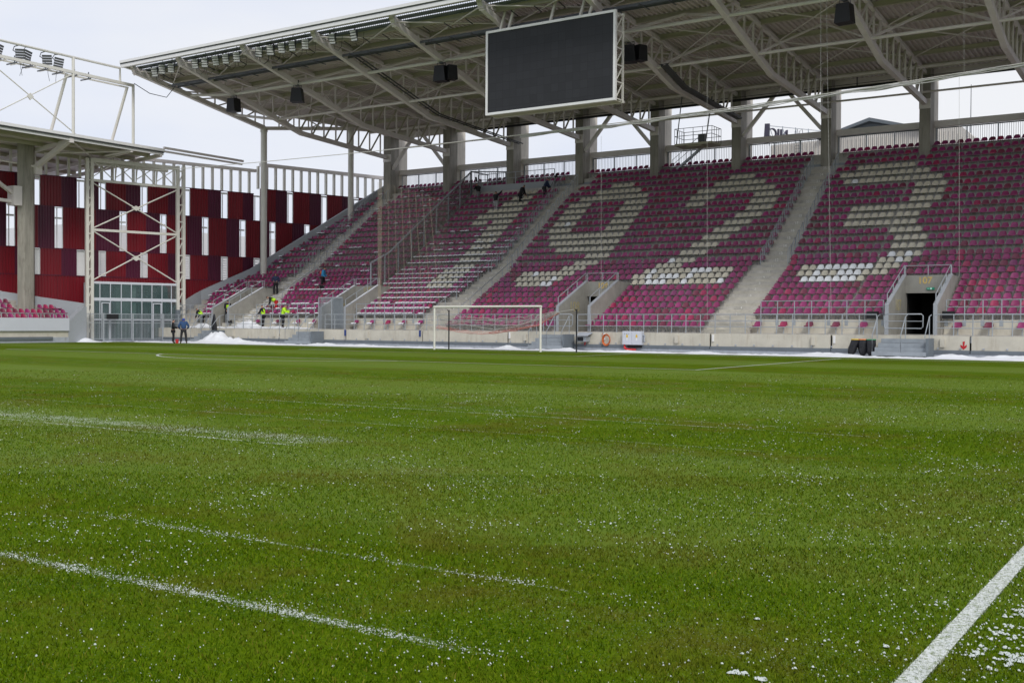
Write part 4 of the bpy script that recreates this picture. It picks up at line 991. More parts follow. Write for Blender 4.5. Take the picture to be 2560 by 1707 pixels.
# ================================================================== GOAL
goal = empty('football_goal', 'white football goal with its net hitched up, in front of the end stand', 'goal')
g = MB(); g.tube([(-3.66, 0, 0), (-3.66, 0, 2.44)], .06, 12); g.build('goal_post', 'post', goal)
g = MB(); g.tube([(3.66, 0, 0), (3.66, 0, 2.44)], .06, 12); g.build('goal_post', 'post', goal)
g = MB(); g.tube([(-3.72, 0, 2.5), (3.72, 0, 2.5)], .06, 12); g.build('crossbar', 'post', goal)
NY = 1.35
topP = [pY(a, b, NY) for a, b in ((1094, 786), (1130, 788), (1180, 793), (1236, 797), (1290, 795), (1340, 788), (1400, 779))]
botP = [pY(a, b, NY) for a, b in ((1094, 819), (1130, 826), (1180, 834), (1236, 834), (1290, 826), (1348, 814), (1398, 783))]
def ip(Ls, t):
    f = t*(len(Ls)-1); i = min(int(f), len(Ls)-2); return Ls[i].lerp(Ls[i+1], f-i)
g = MB(); nu, nv = 74, 11
def NP(i, j):
    a = ip(topP, i/nu); b = ip(botP, i/nu); t = j/nv
    p = a.lerp(b, t); p.y += .35*math.sin(t*3.1)+.10*fbm(i*.25, j*.4, 2)-.15; p.z += .05*fbm(i*.3, j*.5, 4)-.03*math.sin(i*.7+j)*(1-t); return p
for j in range(nv+1):
    q = [NP(i, j) for i in range(nu+1)]; g.tube(q, .008 if 0 < j < nv else .016, 4, m=1 if j >= nv-1 else 0)
for i in range(nu+1):
    q = [NP(i+(.5 if j % 2 else 0), j) for j in range(nv+1)] if i < nu else [NP(i, j) for j in range(nv+1)]
    g.tube(q[:-2], .007, 4); g.tube(q[-3:], .007, 4, m=1)
for s in range(3):   # gathered folds of cord
    q = [ip(topP, t/30).lerp(ip(botP, t/30), .25+.18*s+.12*math.sin(t*.35+s)) for t in range(31)]; g.tube(q, .016, 5, m=0)
for i in range(26):  # red hem
    pass
q1 = MB()
for s in range(4): q = [ip(botP, .45+t/40*.5) + Vector((0, .05*s, .09*s*math.sin(t/40*3)+.02*s)) for t in range(41)]; g.tube(q, .009, 4, m=1)
for i in range(18):
    x = -3.6+i*.42; a = Vector((x, .03, 2.44)); b = ip(topP, min(1, max(0, (x+3.9)/8.6))); 
    if i in (0, 1, 17): g.tube([a, b], .006, 4)
g.tube([topP[-1], pY(1440, 773, 2.0)], .012, 4)
g.build('goal_net', ['netw', 'netr'], goal)
for i, (px, py, tp, lab) in enumerate(((1122, 874.5, 775, 'slim black net support pole just inside the left goal post'), (1441, 881.5, 773, 'slim black net support pole right of the goal'))):
    b = pZ(px, py, 0); z = pY(px, tp, b.y).z; q = MB(); q.tube([(b.x, b.y, 0), (b.x, b.y, z)], .04, 10); q.tube([(b.x, b.y, z-.05), (b.x-.12, b.y, z)], .03, 6); tag(q.build('net_pole', 'black'), lab, 'pole', 'black net poles behind the goal')
# ================================================================== FIXTURES ON THE FRONT WALL
o = empty('electrical_cabinet', 'pale grey two door electrical cabinet on the wall below the seats', 'cabinet')
q = MB(); q.box(5.72, 6.97, 5.72, 5.99, .36, 1.15); q.build('body', 'board', o)
for a, b in ((5.735, 6.33), (6.345, 6.955)):
    q = MB(); q.box(a, b, 5.695, 5.715, .37, 1.14); d_ = q.build('door', 'board', o)
    c = (a+b)/2; q = MB(); q.add([(c-.06, 5.69, .78), (c+.06, 5.69, .78), (c+.06, 5.69, .9), (c, 5.69, .98), (c-.06, 5.69, .9)], [(0, 1, 2, 3, 4)], 0); q.add([(c-.05, 5.69, .6), (c+.05, 5.69, .6), (c+.05, 5.69, .77), (c-.05, 5.69, .77)], [(0, 1, 2, 3)], 1); q.build('warning_label', ['yellow', 'fascia'], d_, fix=False)
q = MB(); q.box(5.85, 5.9, 5.68, 5.694, .98, 1.0); q.box(5.99, 6.04, 5.68, 5.694, .98, 1.0); q.box(6.13, 6.18, 5.68, 5.694, .98, 1.0); q.build('keyholes', 'darkgalv', o)
q = MB(); q.tube([(7.0, 5.8, .95), (7.12, 5.8, .9), (7.05, 5.8, .6), (7.15, 5.8, .55)], .05, 6); q.tube([(7.02, 5.85, 1.1), (7.02, 5.85, .5)], .03, 6); q.build('socket', 'plinth', o)
q = MB(); q.box(6.0, 6.9, 5.85, 5.9, .18, .34); q.build('cable_tangle', 'black', o)
q = MB(); q.tube([(5.85, 5.75, .38), (5.85, 5.74, .22), (5.95, 5.72, .10), (6.15, 5.7, .07), (6.6, 5.68, .07)], .075, 10); tag(q.build('corrugated_hose', 'red'), 'short red corrugated duct curving out below the electrical cabinet', 'duct')
o = empty('monitor_box', 'small hooded metal box with a dark display, left of the orange cable', 'box')
q = MB(); q.box(2.78, 3.42, 5.5, 5.98, .50, .80); q.build('body', 'galv', o); q = MB(); q.box(2.84, 3.22, 5.485, 5.499, .54, .77); q.build('display', 'black', o)
q = MB(); q.prism([(5.35, .84), (5.98, 1.02), (5.98, 1.05), (5.35, .87)], 0, 2.7, 3.6); q.build('hood', 'plinth', o)
q = MB(); q.tube([(3.2, 5.8, .5), (3.15, 5.8, .3)], .04, 6); q.build('cable', 'redpaint', o)
q = MB(); rr = random.Random(3)
for s in range(7):
    a0 = rr.uniform(0, 6); r_ = .25+.012*s+rr.uniform(-.02, .02); q.tube([(4.58+math.cos(a0+t*.3)*r_*.85+rr.uniform(-.008, .008), 5.90-.012*s, .62+math.sin(a0+t*.3)*r_*1.1) for t in range(22)], .021, 5)
q.tube([(4.35, 5.93, .8), (4.25, 5.95, 1.0)], .015, 5); tag(q.build('cable_coil', 'orange'), 'coil of orange cable hanging on the beige wall', 'cable')
q = MB(); x, z, y = 24.38, .42, 5.985
q.add([(x-.05, y, z+.36), (x-.03, y, z+.14), (x-.15, y, z+.22), (x-.14, y, z+.1), (x, y, z-.03), (x+.14, y, z+.1), (x+.15, y, z+.22), (x+.03, y, z+.14), (x+.06, y, z+.38)], [(0, 1, 7, 8), (1, 2, 3, 4), (1, 4, 7), (4, 5, 6, 7)]); tag(q.build('painted_arrow', 'redpaint', fix=False), 'red arrow painted on the beige wall pointing down, right of portal 107', 'arrow')
for px, py, lab in ((863, 832, 'below the bar gate'), (1050, 834, 'at the joint left of the goal')):
    p_ = pY(px, py, 5.96); q = MB(); q.box(p_.x-.06, p_.x+.06, 5.93, 5.97, p_.z-.2, p_.z+.22); tag(q.build('wall_sign', 'blue'), 'small upright blue sign on the beige wall %s' % lab, 'sign', 'blue signs on the wall')
for i, (px, m_, lab) in enumerate(((2140, 'yellow', 'leaning black bin bag with a yellow rim, leftmost of three'), (2157, 'orangelid', 'black bin bag with an orange rim, middle of three'), (2177, 'greenlid', 'black bin bag with a green rim beside the steps'))):
    p_ = pZ(px, 884, 0.02); p_.y = 5.2; p_.x = pY(px, 870, 5.2).x; o = empty('bin_bag', lab, 'bin bag', 'three black bin bags by the steps', (p_.x, 5.2, 0))
    q = MB(); ln = -.28 if i == 0 else 0
    n = 10; vs = []
    for j in range(7):
        t = j/6; rr_ = .13+.12*math.sin(t*2.2) if j else .10
        for k in range(n): a = k*6.283/n; w_ = 1+.12*math.sin(k*2.1+j*1.3); vs.append((math.cos(a)*rr_*w_+ln*(1-t), math.sin(a)*rr_*w_*.8, .02+t*.80))
    q.add(vs, [(j*n+k, j*n+(k+1) % n, (j+1)*n+(k+1) % n, (j+1)*n+k) for j in range(6) for k in range(n)], 0, True); q.build('bag', 'rubber', o)
    q = MB(); q.tube([(math.cos(a*6.283/14)*.24, math.sin(a*6.283/14)*.18, .84) for a in range(15)], .03, 6); q.build('rim', m_, o)
for x, lab in ((19.55, 'left of portal 107'), (23.35, 'right of portal 107')):
    q = MB(); q.box(x-.3, x+.28, 7.45, 7.72, 1.92, 2.3); tag(q.build('small_speaker', 'black'), 'small black wall speaker fixed behind the railing, %s' % lab, 'speaker', 'small black speakers by portal 107')
# ================================================================== WALKWAY SNOW
def hf3(x, y):
    e = min(1, max(0, (x+33.4)/.4))*min(1, max(0, (-19.9-x)/.8))*min(1, (y-6.2)/.1)
    h = .05+.10*fbm(x*1.2, y*1.6, 5)+.06*fbm(x*4, y*4, 2)
    for a, b, c, d_, q in ((-26.6, 7.0, 1.1, .7, .42), (-27.6, 7.3, .8, .6, .32), (-31.6, 6.9, .9, .5, .30), (-24.2, 7.2, .9, .5, .12), (-22.2, 7.3, 1.2, .4, .10)): h += q*math.exp(-(((x-a)/c)**2+((y-b)/d_)**2)*1.6)
    return h*e-.03*(1-e)
snowfield('walkway_snow', -33.6, -19.4, 6.22, 7.72, hf3, .12, 1.095, 'trampled white snow lying on the walkway around the workers')
g = MB(); rr = random.Random(9)
for k in range(1, 24):   # ragged snow left on the far left stair
    for q in range(22 if k < 4 else 20):
        cx = -28.3+rr.uniform(-.85, .85) if k > 8 else rr.uniform(-28.3, -26.7); 
        lvl = rr.choice((0, 1)); y = rowY(k)+(.2 if lvl else -.25)+rr.uniform(-.08, .1); z = rowT(k) if lvl else (rowT(k-1)+rowT(k))/2
        n = 7; rx, ry = rr.uniform(.10, .38), rr.uniform(.06, .16); hh = rr.uniform(.02, .07); vs = [(cx+math.cos(a*.9)*rx*rr.uniform(.7, 1.2), y+math.sin(a*.9)*ry*rr.uniform(.7, 1.2), z) for a in range(n)]+[(cx, y, z+hh)]
        g.add(vs, [(a, (a+1) % n, n) for a in range(n)], 0, True)
for (x0, x1, y0, y1, z) in [(TUN[t]+s*(TW[t]-.09)-.09, TUN[t]+s*(TW[t]-.09)+.09, 6.95, 10.4, 0) for t in (0, 1) for s in (-1, 1)]:
    for i in range(24):
        t = i/24; y = y0+(y1-y0)*t; zz = 2.69+(4.33-2.69)*t; 
        if rr.random() < .8: g.add([(x0, y, zz), (x1, y, zz), (x1, y+.16, zz+.07), (x0, y+.16, zz+.07), ((x0+x1)/2, y+.02, zz+.035), ((x0+x1)/2, y+.15, zz+.10)], [(0, 1, 4), (1, 2, 5, 4), (2, 3, 5), (3, 0, 4, 5)], 0, True)
tag(g.build('stair_snow', 'snow', fix=False), 'ragged scraps of snow left on the far left stair and parapets', 'snow', kind='stuff')
# ================================================================== PLATFORM, BUILDINGS BEHIND
o = empty('hanging_platform', 'steel basket platform with railings hung from the roof between two columns', 'platform')
X0, X1, Y0, Y1, Z0 = .75, 3.7, 23.3, 25.0, 14.72
q = MB(); q.box(X0, X1, Y0, Y1, Z0, Z0+.16); q.box(X0+.9, X1-.9, Y0+.2, Y1-.2, Z0-.08, Z0-.001); q.build('floor', 'purlin', o)
for (a, b) in (((X0, Y0), (X1, Y0)), ((X1, Y0), (X1, Y1)), ((X1, Y1), (X0, Y1)), ((X0, Y1), (X0, Y0))):
    q = MB()
    for z in (.55, 1.1): q.tube([(a[0], a[1], Z0+.16+z), (b[0], b[1], Z0+.16+z)], .022, 6)
    for i in range(4): t = i/4; x_ = a[0]+(b[0]-a[0])*t; y_ = a[1]+(b[1]-a[1])*t; q.tube([(x_, y_, Z0+.16), (x_, y_, Z0+1.26)], .02, 6)
    q.build('basket_rail', 'darkgalv', o)
q = MB(); q.tube([(X0+.1, Y0+.1, Z0+.1), (X0+.9, 22.6, 18.2)], .04, 6); q.tube([(X1-1.1, Y1-.2, Z0+.6), (X1-.4, 24.2, 18.3)], .05, 6); q.build('hanger_rod', 'darkgalv', o)
q = MB(); q.box(X0+1.6, X0+2.1, Y0+.6, Y0+1.0, Z0+.17, Z0+.85); q.build('control_box', 'lampgrey', o)
q = MB()
for s in (0, .7): q.bar((1.9, 25.3+s*.4, 14.75), (-.35, 25.3+s*.4, 13.1), .04, .12)
for i in range(9): t = i/8; q.box(1.9-2.25*t-.14, 1.9-2.25*t+.14, 25.3, 25.68, 14.72-1.65*t, 14.75-1.65*t)
for s in (.9, .5): q.tube([(1.9, 25.3, 14.8+s), (-.35, 25.3, 13.15+s)], .02, 6)
for i in range(5): t = i/4; q.tube([(1.9-2.25*t, 25.3, 14.8-1.65*t), (1.9-2.25*t, 25.3, 15.7-1.65*t)], .018, 6)
q.build('access_stair', 'galv', o)
b = empty('cream_building', 'cream ribbed building with a slate gable roof behind the stand at right', 'building')
q = MB(); q.prism([(-5.3, -.0), (-5.3, 20.4), (12.9, 20.75), (13.5, 20.7), (24, 10.5), (24, 0)], 1, 60, 80); q.build('wall', 'bldg', b)
q = MB()
for i in range(60): x = -5.2+i*.42; q.box(x, x+.05, 59.93, 60.0, 4, 20.35 if x < 12 else 20.3-max(0, x-13)*1.0)
q.build('ribs', 'bldg', b)
q = MB(); q.box(-5.2, 22, 59.85, 59.99, 17.6, 17.75); q.build('cornice', 'purlin', b)
q = MB(); q.prism([(-.2, 20.7), (5.0, 22.25), (10.2, 20.8), (10.2, 20.5), (5, 21.9), (-.2, 20.5)], 1, 59.5, 78); q.prism([(0, 20.5), (5.0, 21.9), (10, 20.5)], 1, 60.2, 60.4); q.build('roof', 'slate', b)
q = MB()
for x in (-2.6, -2.1): q.tube([(x, 59.7, 12), (x, 59.7, 21.6), (x, 60.4, 21.9), (x, 60.8, 21.3)], .03, 5)
for i in range(30): q.tube([(-2.6, 59.7, 12+i*.3), (-2.1, 59.7, 12+i*.3)], .02, 4)
q.build('ladder', 'darkgalv', b)
s = empty('roof_sign', 'dark sign letters on a frame seen from behind above the cream building', 'sign')
an = math.radians(62)
t_ = text('NIC', (-4.7, 60.7, 21.6), 1.5, 'sign', s, rot=(math.pi/2, 0, an+math.pi), name='letters', ext=.10, off=.0)
q = MB()
for z in (20.6, 22.4): q.bar((-5.3, 59.6, z), (-.8, 66.8, z), .06)
for i in range(6): t = i/5; q.bar((-5.3+4.5*t, 59.6+7.2*t, 20.3), (-5.3+4.5*t, 59.6+7.2*t, 22.5), .07); q.bar((-5.3+4.5*t, 59.6+7.2*t, 22.3), (-4.6+4.5*t, 59.4+7.2*t, 20.4), .05)
q.bar((-5.55, 59.3, 20.6), (-5.45, 59.35, 22.6), .5, .2, m=1); q.build('frame', ['galv', 'sign'], s)
p_ = pY(2428, 212, 90); q = MB(); q.tube([(p_.x, 90, 0), (p_.x, 90, p_.z)], [.12, .04], 6); tag(q.build('radio_mast', 'darkgalv'), 'very thin radio mast far behind the stand at upper right', 'mast')
q = MB(); q.box(-75, -50, 10, 60, 0, 10.4); q.build('wall', 'slotwhite', tag(empty('pale_building'), 'pale plain building glimpsed through the slots of the red facade', 'building'))
# bare tree behind the bar screen
tr = empty('bare_tree', 'leafless tree behind the bar screen beside the first concrete column', 'tree'); p_ = pY(1045, 445, 45)
q = MB(); br = MB(); rt_ = random.Random(4)
def grow(p, d, ln, r, dep):
    e = p+d*ln; (q if dep == 0 else br).tube([p, p.lerp(e, .5)+Vector((rt_.uniform(-.1, .1), 0, 0))*ln*.3, e], [r, r*.85, r*.65], 5)
    if dep < 5:
        for _ in range(3 if dep else 5):
            nd = (d+Vector((rt_.uniform(-.8, .8), rt_.uniform(-.8, .8), rt_.uniform(-.1, .5)))).normalized(); grow(p.lerp(e, rt_.uniform(.5, 1)), nd, ln*.62, r*.55, dep+1)
grow(Vector((p_.x, 45, 0)), Vector((0, 0, 1)), 7.5, .25, 0); q.build('trunk', 'bark', tr); br.build('crown', 'bark', tr)
# ================================================================== RED FACADE
RZ = math.radians(74)
fac = empty('red_facade', 'tall dark red and plum corrugated facade with narrow window slots, at left', 'facade', None, (-33.3, 22.6, 0), RZ)
def corr(s0, s1, z0, z1, m, y=0.0):
    q = MB(); n = max(1, int(round((s1-s0)/.22))); st = (s1-s0)/n
    for i in range(n):
        a = s0+i*st; xs = (a, a+st*.4, a+st*.55, a+st*.85, a+st); hs = (0, 0, -.05, -.05, 0)
        for k in range(4): q.quad((xs[k], y+hs[k], z0), (xs[k+1], y+hs[k+1], z0), (xs[k+1], y+hs[k+1], z1), (xs[k], y+hs[k], z1))
    q.quad((s0, y+.03, z0), (s1, y+.03, z0), (s1, y+.03, z1), (s0, y+.03, z1)); q.build('cladding_panel', m, fac, fix=False)
T_ = [(-32.4, -31.8), (-28.9, -28.3), (-25.7, -25.0), (-22.24, -21.65), (-20.56, -20.02), (-17.22, -16.65), (-13.65, -13.05), (-10.27, -9.67), (-7.25, -6.65), (-4.02, -3.45), (-.57, .01), (2.8, 3.4)]
M_ = [(-27.4, -26.8), (-23.91, -23.32), (-18.91, -18.34), (-15.59, -15.07), (-11.97, -11.41), (-8.58, -8.01), (-5.72, -5.16), (-2.3, -1.75), (1.2, 1.75), (4.5, 5.0)]
def band(z0, z1, slots, s0, s1, ov=0.02):
    prev = s0
    for a, b in slots+[(s1, s1)]:
        if a-prev > .05:
            L_ = a-prev; sp_ = prev+L_*.58 if L_ > 1.2 else prev
            if sp_ > prev: corr(prev, sp_, z0+ov, z1-ov, 'redpanel')
            corr(sp_, a, z0+ov, z1-ov, 'plumpanel')
        prev = b
    q = MB(); q.box(s0, s1, -.07, .0, z1-.02, z1+.035); q.build('band_rail', 'plumpanel', fac)
band(.4, 5.05, [], -34, 8)
band(5.05, 7.1, T_, -34, 8)
band(7.1, 10.3, M_, -34, 8)
band(10.3, 12.62, [t for t in T_ if t[1] < -7], -34, -7.25)
band(10.3, 13.1, [t for t in T_ if t[0] > -7], -6.65, 8)
for slots, z0, z1 in ((T_, 5.1, 7.05), (M_, 7.15, 10.25), (T_, 10.35, 12.5)):
    for (a, b) in slots:
        q = MB(); zt_ = z1 if z0 < 10 else (12.5 if a < -7 else 13.0)
        q.box(a-.02, a+.01, -.02, .10, z0, zt_); q.box(b-.01, b+.02, -.02, .10, z0, zt_); q.box(a, b, .0, .10, zt_-.05 if z0 < 10 else zt_-.14, zt_); q.box(a+.22, a+.29, .25, .30, z0, zt_)
        if 7 < z0 < 8: q.box(a, b, .2, .3, 9.38, 9.52)
        if z0 < 6 and a > -21.5:
            for i in range(9): q.box(a, b, .05, .2, 5.25+i*.21, 5.31+i*.21)
        elif z0 < 6: q.box(a, b, .1, .14, z0, zt_)
        q.build('window_slot', 'slotwhite', fac)
q = MB(); q.box(-34, -7.0, -.05, .25, 14.5, 14.75); q.build('top_beam', 'roofsteel', fac)
q = MB(); q.box(-6.6, 8.0, -.05, .25, 15.05, 15.35); q.build('top_beam', 'roofsteel', fac)
for i in range(50):
    s_ = -33.8+i*.845; q = MB(); q.box(s_-.075, s_+.075, .0, .28, 12.62 if s_ < -7 else 13.1, 14.5 if s_ < -7 else 15.05); q.build('fin', 'white', fac)
# ================================================================== WHITE LATTICE FRAME, GLASS ENTRANCE, GATE
fr = empty('lattice_frame', 'white steel portal frame with X bracing standing before the red facade', 'frame', None, (-36.2, 4.2, 0), RZ)
def leg(s0, s1, z1):
    q = MB(); q.box(s0-.11, s0+.11, -.15, .15, 0, z1); q.box(s1-.11, s1+.11, -.15, .15, 0, z1)
    z = .3
    while z < z1-1.2:
        q.bar((s0, 0, z), (s1, 0, z+1.1), .07, .07, upv=(0, 1, 0)); q.box(s0, s1, -.05, .05, z+1.1, z+1.2); z += 1.35
    q.build('frame_leg', 'white', fr)
leg(-3.78, -3.42, 13.9); leg(3.40, 3.88, 14.0)
q = MB(); q.box(-3.3, 3.3, -.12, .12, 13.65, 13.95); q.box(-3.3, 3.3, -.1, .1, 12.18, 12.36); q.box(-3.3, 2.8, .45, .75, 13.5, 13.75)
for i in range(4):
    a = -3.25+i*1.63; b = a+1.63; q.bar((a, 0, 13.7), (b, 0, 12.3), .06, .06, upv=(0, 1, 0)); q.bar((a, 0, 12.6), (b-.1, 0, 13.7), .06, .06, upv=(0, 1, 0)); q.box(b-.03, b+.03, -.04, .04, 12.3, 13.7); q.bar((b, 0, 12.3), (b+.3, .5, 13.6), .05)
q.build('top_girder', 'white', fr)
q = MB(); q.box(-3.3, 3.3, -.1, .1, 8.42, 8.60); q.build('cross_beam', 'white', fr)
for za, zb, zm in ((12.05, 8.65, 10.37), (8.4, 4.7, 6.47)):
    q = MB(); q.tube([(-3.3, 0, za), (3.3, 0, zb)], .055, 7); q.tube([(-3.3, .02, zb), (3.3, .02, za)], .055, 7); q.prism([(-.35, zm), (0, zm+.2), (.35, zm), (0, zm-.2)], 1, -.08, .10); q.build('x_brace', 'white', fr)
gl = empty('glass_entrance', 'glazed entrance box with pale mullions inside the white lattice frame', 'entrance', None, (-36.2, 4.2, 0), RZ)
q = MB(); q.box(-3.3, 3.3, .0, .12, 4.42, 4.6); q.box(-3.3, 3.3, .02, .10, 3.12, 3.36); q.box(-3.3, 3.3, .02, .10, 1.62, 1.74)
for s_ in (-2.8, -1.99, -1.15, -.36, .48, 1.29, 2.11, 2.89): q.box(s_-.025, s_+.025, .0, .12, .15, 4.42)
q.build('mullions', 'board', gl)
ss = [-3.3, -2.8, -1.99, -1.15, -.36, .48, 1.29, 2.11, 2.89, 3.3]
gm = bpy.data.materials.new('entrance_glass'); gm.use_nodes = True; bb = gm.node_tree.nodes['Principled BSDF']; bb.inputs['Base Color'].default_value = (.10, .17, .17, 1); bb.inputs['Roughness'].default_value = .04; bb.inputs['Alpha'].default_value = .38; K['eglass'] = gm
for a, b in zip(ss, ss[1:]):
    for z0, z1 in ((.15, 1.62), (1.74, 3.12), (3.36, 4.42)):
        q = MB(); q.box(a+.02, b-.02, .05, .07, z0, z1); q.build('pane', 'eglass', gl)
for a, b in ((-2.7, -2.05), (1.35, 2.05)): q = MB(); q.box(a, a+.07, -.03, .0, .15, 3.0); q.box(b-.07, b, -.03, .0, .15, 3.0); q.box(a+.07, b-.07, -.03, .0, 2.93, 3.0); q.build('door_frame', 'board', gl)
q = MB(); q.box(-3.3, 3.3, 2.0, 2.1, 0, 4.5); q.box(-3.3, 3.3, .1, 2.1, -.05, .12); q.box(-3.3, 3.3, 0.1, 2.1, 4.5, 4.55); q.build('interior_wall', 'plinth', gl)
q = MB()
for a in (-3.1, -2.4, -1.5, .5, 1.0, 1.6, 2.3, 2.8): q.box(a, a+.28, 1.5, 1.6, .15, 3.0); q.box(a, a+.4, 1.5, 1.6, 3.4, 4.3)
q.build('interior_racks', 'lampgrey', gl)
q = MB(); q.box(-1.1, .1, 1.2, 1.5, .15, 4.5); q.box(-.2, .1, .3, .5, .15, 4.5); q.build('interior_column', mat('pale_green_column', (.30, .42, .38), .5), gl)
q = MB(); q.bar((1.2, 1.0, 4.1), (3.2, 1.0, 3.2), .06); q.bar((1.2, 1.0, 3.7), (3.2, 1.0, 2.8), .06); q.box(.4, 3.2, 1.0, 1.05, 3.8, 3.86)
for i in range(7): q.box(1.1+i*.33, 1.15+i*.33, 1.0, 1.04, 3.2, 4.1-i*.12)
q.build('interior_stair', 'black', gl)
q = MB(); q.box(1.4, 3.1, 1.9, 1.98, 3.4, 4.3); q.build('interior_brightness_panel', 'lens', gl)  # pale panel added so the panes look brighter; its colour stands for light
gt = empty('corner_gate', 'galvanised vertical bar gate across the corner before the glass entrance', 'gate', None, (-36.2, 4.2, 0), RZ)
q = MB(); 
for i in range(72):
    s_ = -4.6+i*.108
    if s_ < 3.1: q.box(s_-.011, s_+.011, -.52, -.50, .18, 2.1)
q.build('bars', 'galv', gt)
q = MB(); q.box(-4.6, 3.1, -.53, -.47, 2.1, 2.15); q.box(-4.6, 3.1, -.53, -.47, 1.42, 1.46); q.box(-4.6, 3.1, -.53, -.47, .2, .25); q.build('gate_rails', 'galv', gt)
for s_ in (-2.72, -.45, 1.95, 3.12): q = MB(); q.box(s_-.06, s_+.06, -.56, -.44, 0, 2.18); q.build('gate_post', 'galv', gt)
q = MB(); q.box(-2.5, -1.6, -.60, -.54, 1.72, 2.1); q.build('dark_plate', 'black', gt)
q = MB(); q.box(-2.7, 3.1, -.40, .0, .0, .16); q.build('base_kerb', 'plinth', gl)
q = MB(); q.box(3.0, 3.35, -.7, -.4, 0, 2.5); q.build('gate_pillar', 'kerb', gt)
# ================================================================== SIDE STAND AT THE LEFT
ws = empty('side_stand', 'corner end of the side stand with a blank white board at the far left', 'grandstand')
q = MB(); q.box(-36.0, -35.92, -14, -1.85, .84, 1.77); q.build('white_board', 'board', ws)
q = MB(); q.box(-36.25, -36.05, -14, -1.85, .38, 1.75); q.build('front_wall', 'beige', ws)
q = MB(); q.box(-36.05, -35.9, -14, -3.2, .21, .41); q.build('plank', 'kerb', ws)
q = MB(); q.box(-36.2, -36.0, -14, -1.85, -.02, .38); q.build('plinth', 'plinth', ws)
q = MB()
for i in range(7):
    x = -36.6-i*.72; q.box(x-.72, x, -14, -1.0+.05*i, 0, 1.62+.36*i)
q.build('terrace', 'terrace', ws)
q = MB(); q.prism([(-1.85, 0), (-1.85, 1.5), (-.55, 2.65), (-.35, 2.65), (-.35, 0)], 0, -36.55, -36.0); q.build('end_wall', 'cap', ws)
q = MB(); vs = [(-40.0, -5.0, 1.0), (-37.4, 1.0, 1.0), (-37.4, 1.0, 2.85), (-40.0, -5.0, 3.75), (-40.3, -4.9, 1.0), (-37.6, 1.2, 1.0), (-37.6, 1.2, 2.85), (-40.3, -4.9, 3.75)]; q.add(vs, [(0, 1, 2, 3), (7, 6, 5, 4), (3, 2, 6, 7), (1, 5, 6, 2)]); q.build('back_parapet', 'cap', ws)
q = MB(); q.prism([(-38.95, -3.9), (-38.5, -4.33), (-38.1, -4.0), (-38.1, -3.3), (-38.5, -2.95), (-38.95, -3.2)], 2, 2, 15.0); q.build('column', 'colconc', ws)
q = MB(); q.bar((-38.3, -3.1, 12.75), (-34.2, -2.95, 14.55), .34, .30); q.box(-38.6, -37.85, -3.3, -2.75, 12.3, 13.0); q.box(-34.5, -34.0, -3.1, -2.8, 14.3, 14.75); q.build('rafter', 'roofsteel', ws)
q = MB(); q.bar((-38.5, -4.6, 10.7), (-35.5, -12, 13.8), .22); q.bar((-38.5, -4.6, 10.2), (-38.5, -14, 10.4), .22); q.box(-38.9, -38.1, -4.85, -4.2, 9.9, 11.3); q.build('brace', 'roofsteel', ws)
railing([(-36.15, -14, 1.45), (-36.15, -2.0, 1.45)], rails=(.64,), sp=1.0, base=False, h=.66, label='low railing over the blank white board at the far left')
wr = empty('side_roof', 'thin pale roof of the side stand seen from below at upper left', 'roof')
q = MB(); q.prism([(-34.0, 14.93), (-34.0, 14.80), (-50, 13.6), (-50, 13.75)], 1, -30, 5.1); q.build('roof_sheet', 'deck', wr)
q = MB(); q.box(-34.05, -33.9, -30, 5.1, 14.72, 14.93); q.box(-34.2, -34.05, -30, 5.1, 14.45, 14.62); q.build('fascia', 'fascia', wr)
q = MB(); q.box(-34.1, -33.95, -30, 5.1, 14.625, 14.715); q.build('gutter', 'gutter', wr)
q = MB(); q.box(-34.15, -34.0, 5.12, 13.3, 14.95, 15.12); q.box(-34.3, -34.15, 4.6, 13.3, 14.72, 14.86); q.build('low_strip', 'roofsteel', wr)
for x in (-35.6, -37.4, -39.5, -42, -45): q = MB(); z = 14.8-(abs(x)-34)*.075; q.box(x-.07, x+.07, -30, 5.0, z-.28, z-.02); q.build('purlin', 'purlin', wr)
for y in (-9.5, -2.95, 2.2, 4.9): q = MB(); q.bar((-34.1, y, 14.45), (-46, y, 13.5), .2, .28); q.build('roof_beam', 'roofsteel', wr)
q = MB(); q.tube([(-34.2, -2.9, 14.5), (-38.2, 2.0, 14.0)], .06, 6); q.tube([(-34.2, 2.2, 14.4), (-38, -2.5, 13.9)], .06, 6); q.tube([(-37.8, -2.9, 12.8), (-41, -8, 13.6)], .08, 6); q.tube([(-34.1, 2.25, 14.4), (-35.6, 1.0, 14.0)], .05, 6); q.build('cross_brace', 'roofsteel', wr)
ga = empty('light_gantry', 'white lighting gantry rising above the side stand roof at upper left', 'gantry')
q = MB(); q.tube([(-34, -14, 20.38), (-34, 1.08, 20.38), (-34, 1.08, 19.4)], .09, 8); q.build('upper_pipe', 'white', ga)
q = MB(); q.box(-34.1, -33.9, -14, 2.3, 19.2, 19.40); q.box(-34.62, -34.5, -14, 2.2, 19.15, 19.25)
for i in range(9): q.box(-35.1, -33.75, -9.4+i*1.1-2, -9.34+i*1.1-2, 19.10, 19.16); 
q.build('catwalk_beam', 'white', ga)
q = MB()
for i in range(10): y = -12+i*1.15; q.box(-34.9, -33.7, y, y+.06, 19.02, 19.10); q.box(-34.0, -33.94, y, y+.06, 19.1, 19.55)
q.build('catwalk_bars', 'darkgalv', ga)
for y, z in ((-2.85, 20.38), (2.25, 19.3), (-9.5, 20.38)): q = MB(); q.tube([(-34, y, 14.8), (-34, y, z)], .11, 10); q.build('post', 'white', ga)
for y in (-3.3, 1.8): q = MB(); q.tube([(-34.1, y, 19.15), (-35.9, y-.2, 14.7)], .11, 10); q.build('raking_strut', 'white', ga)
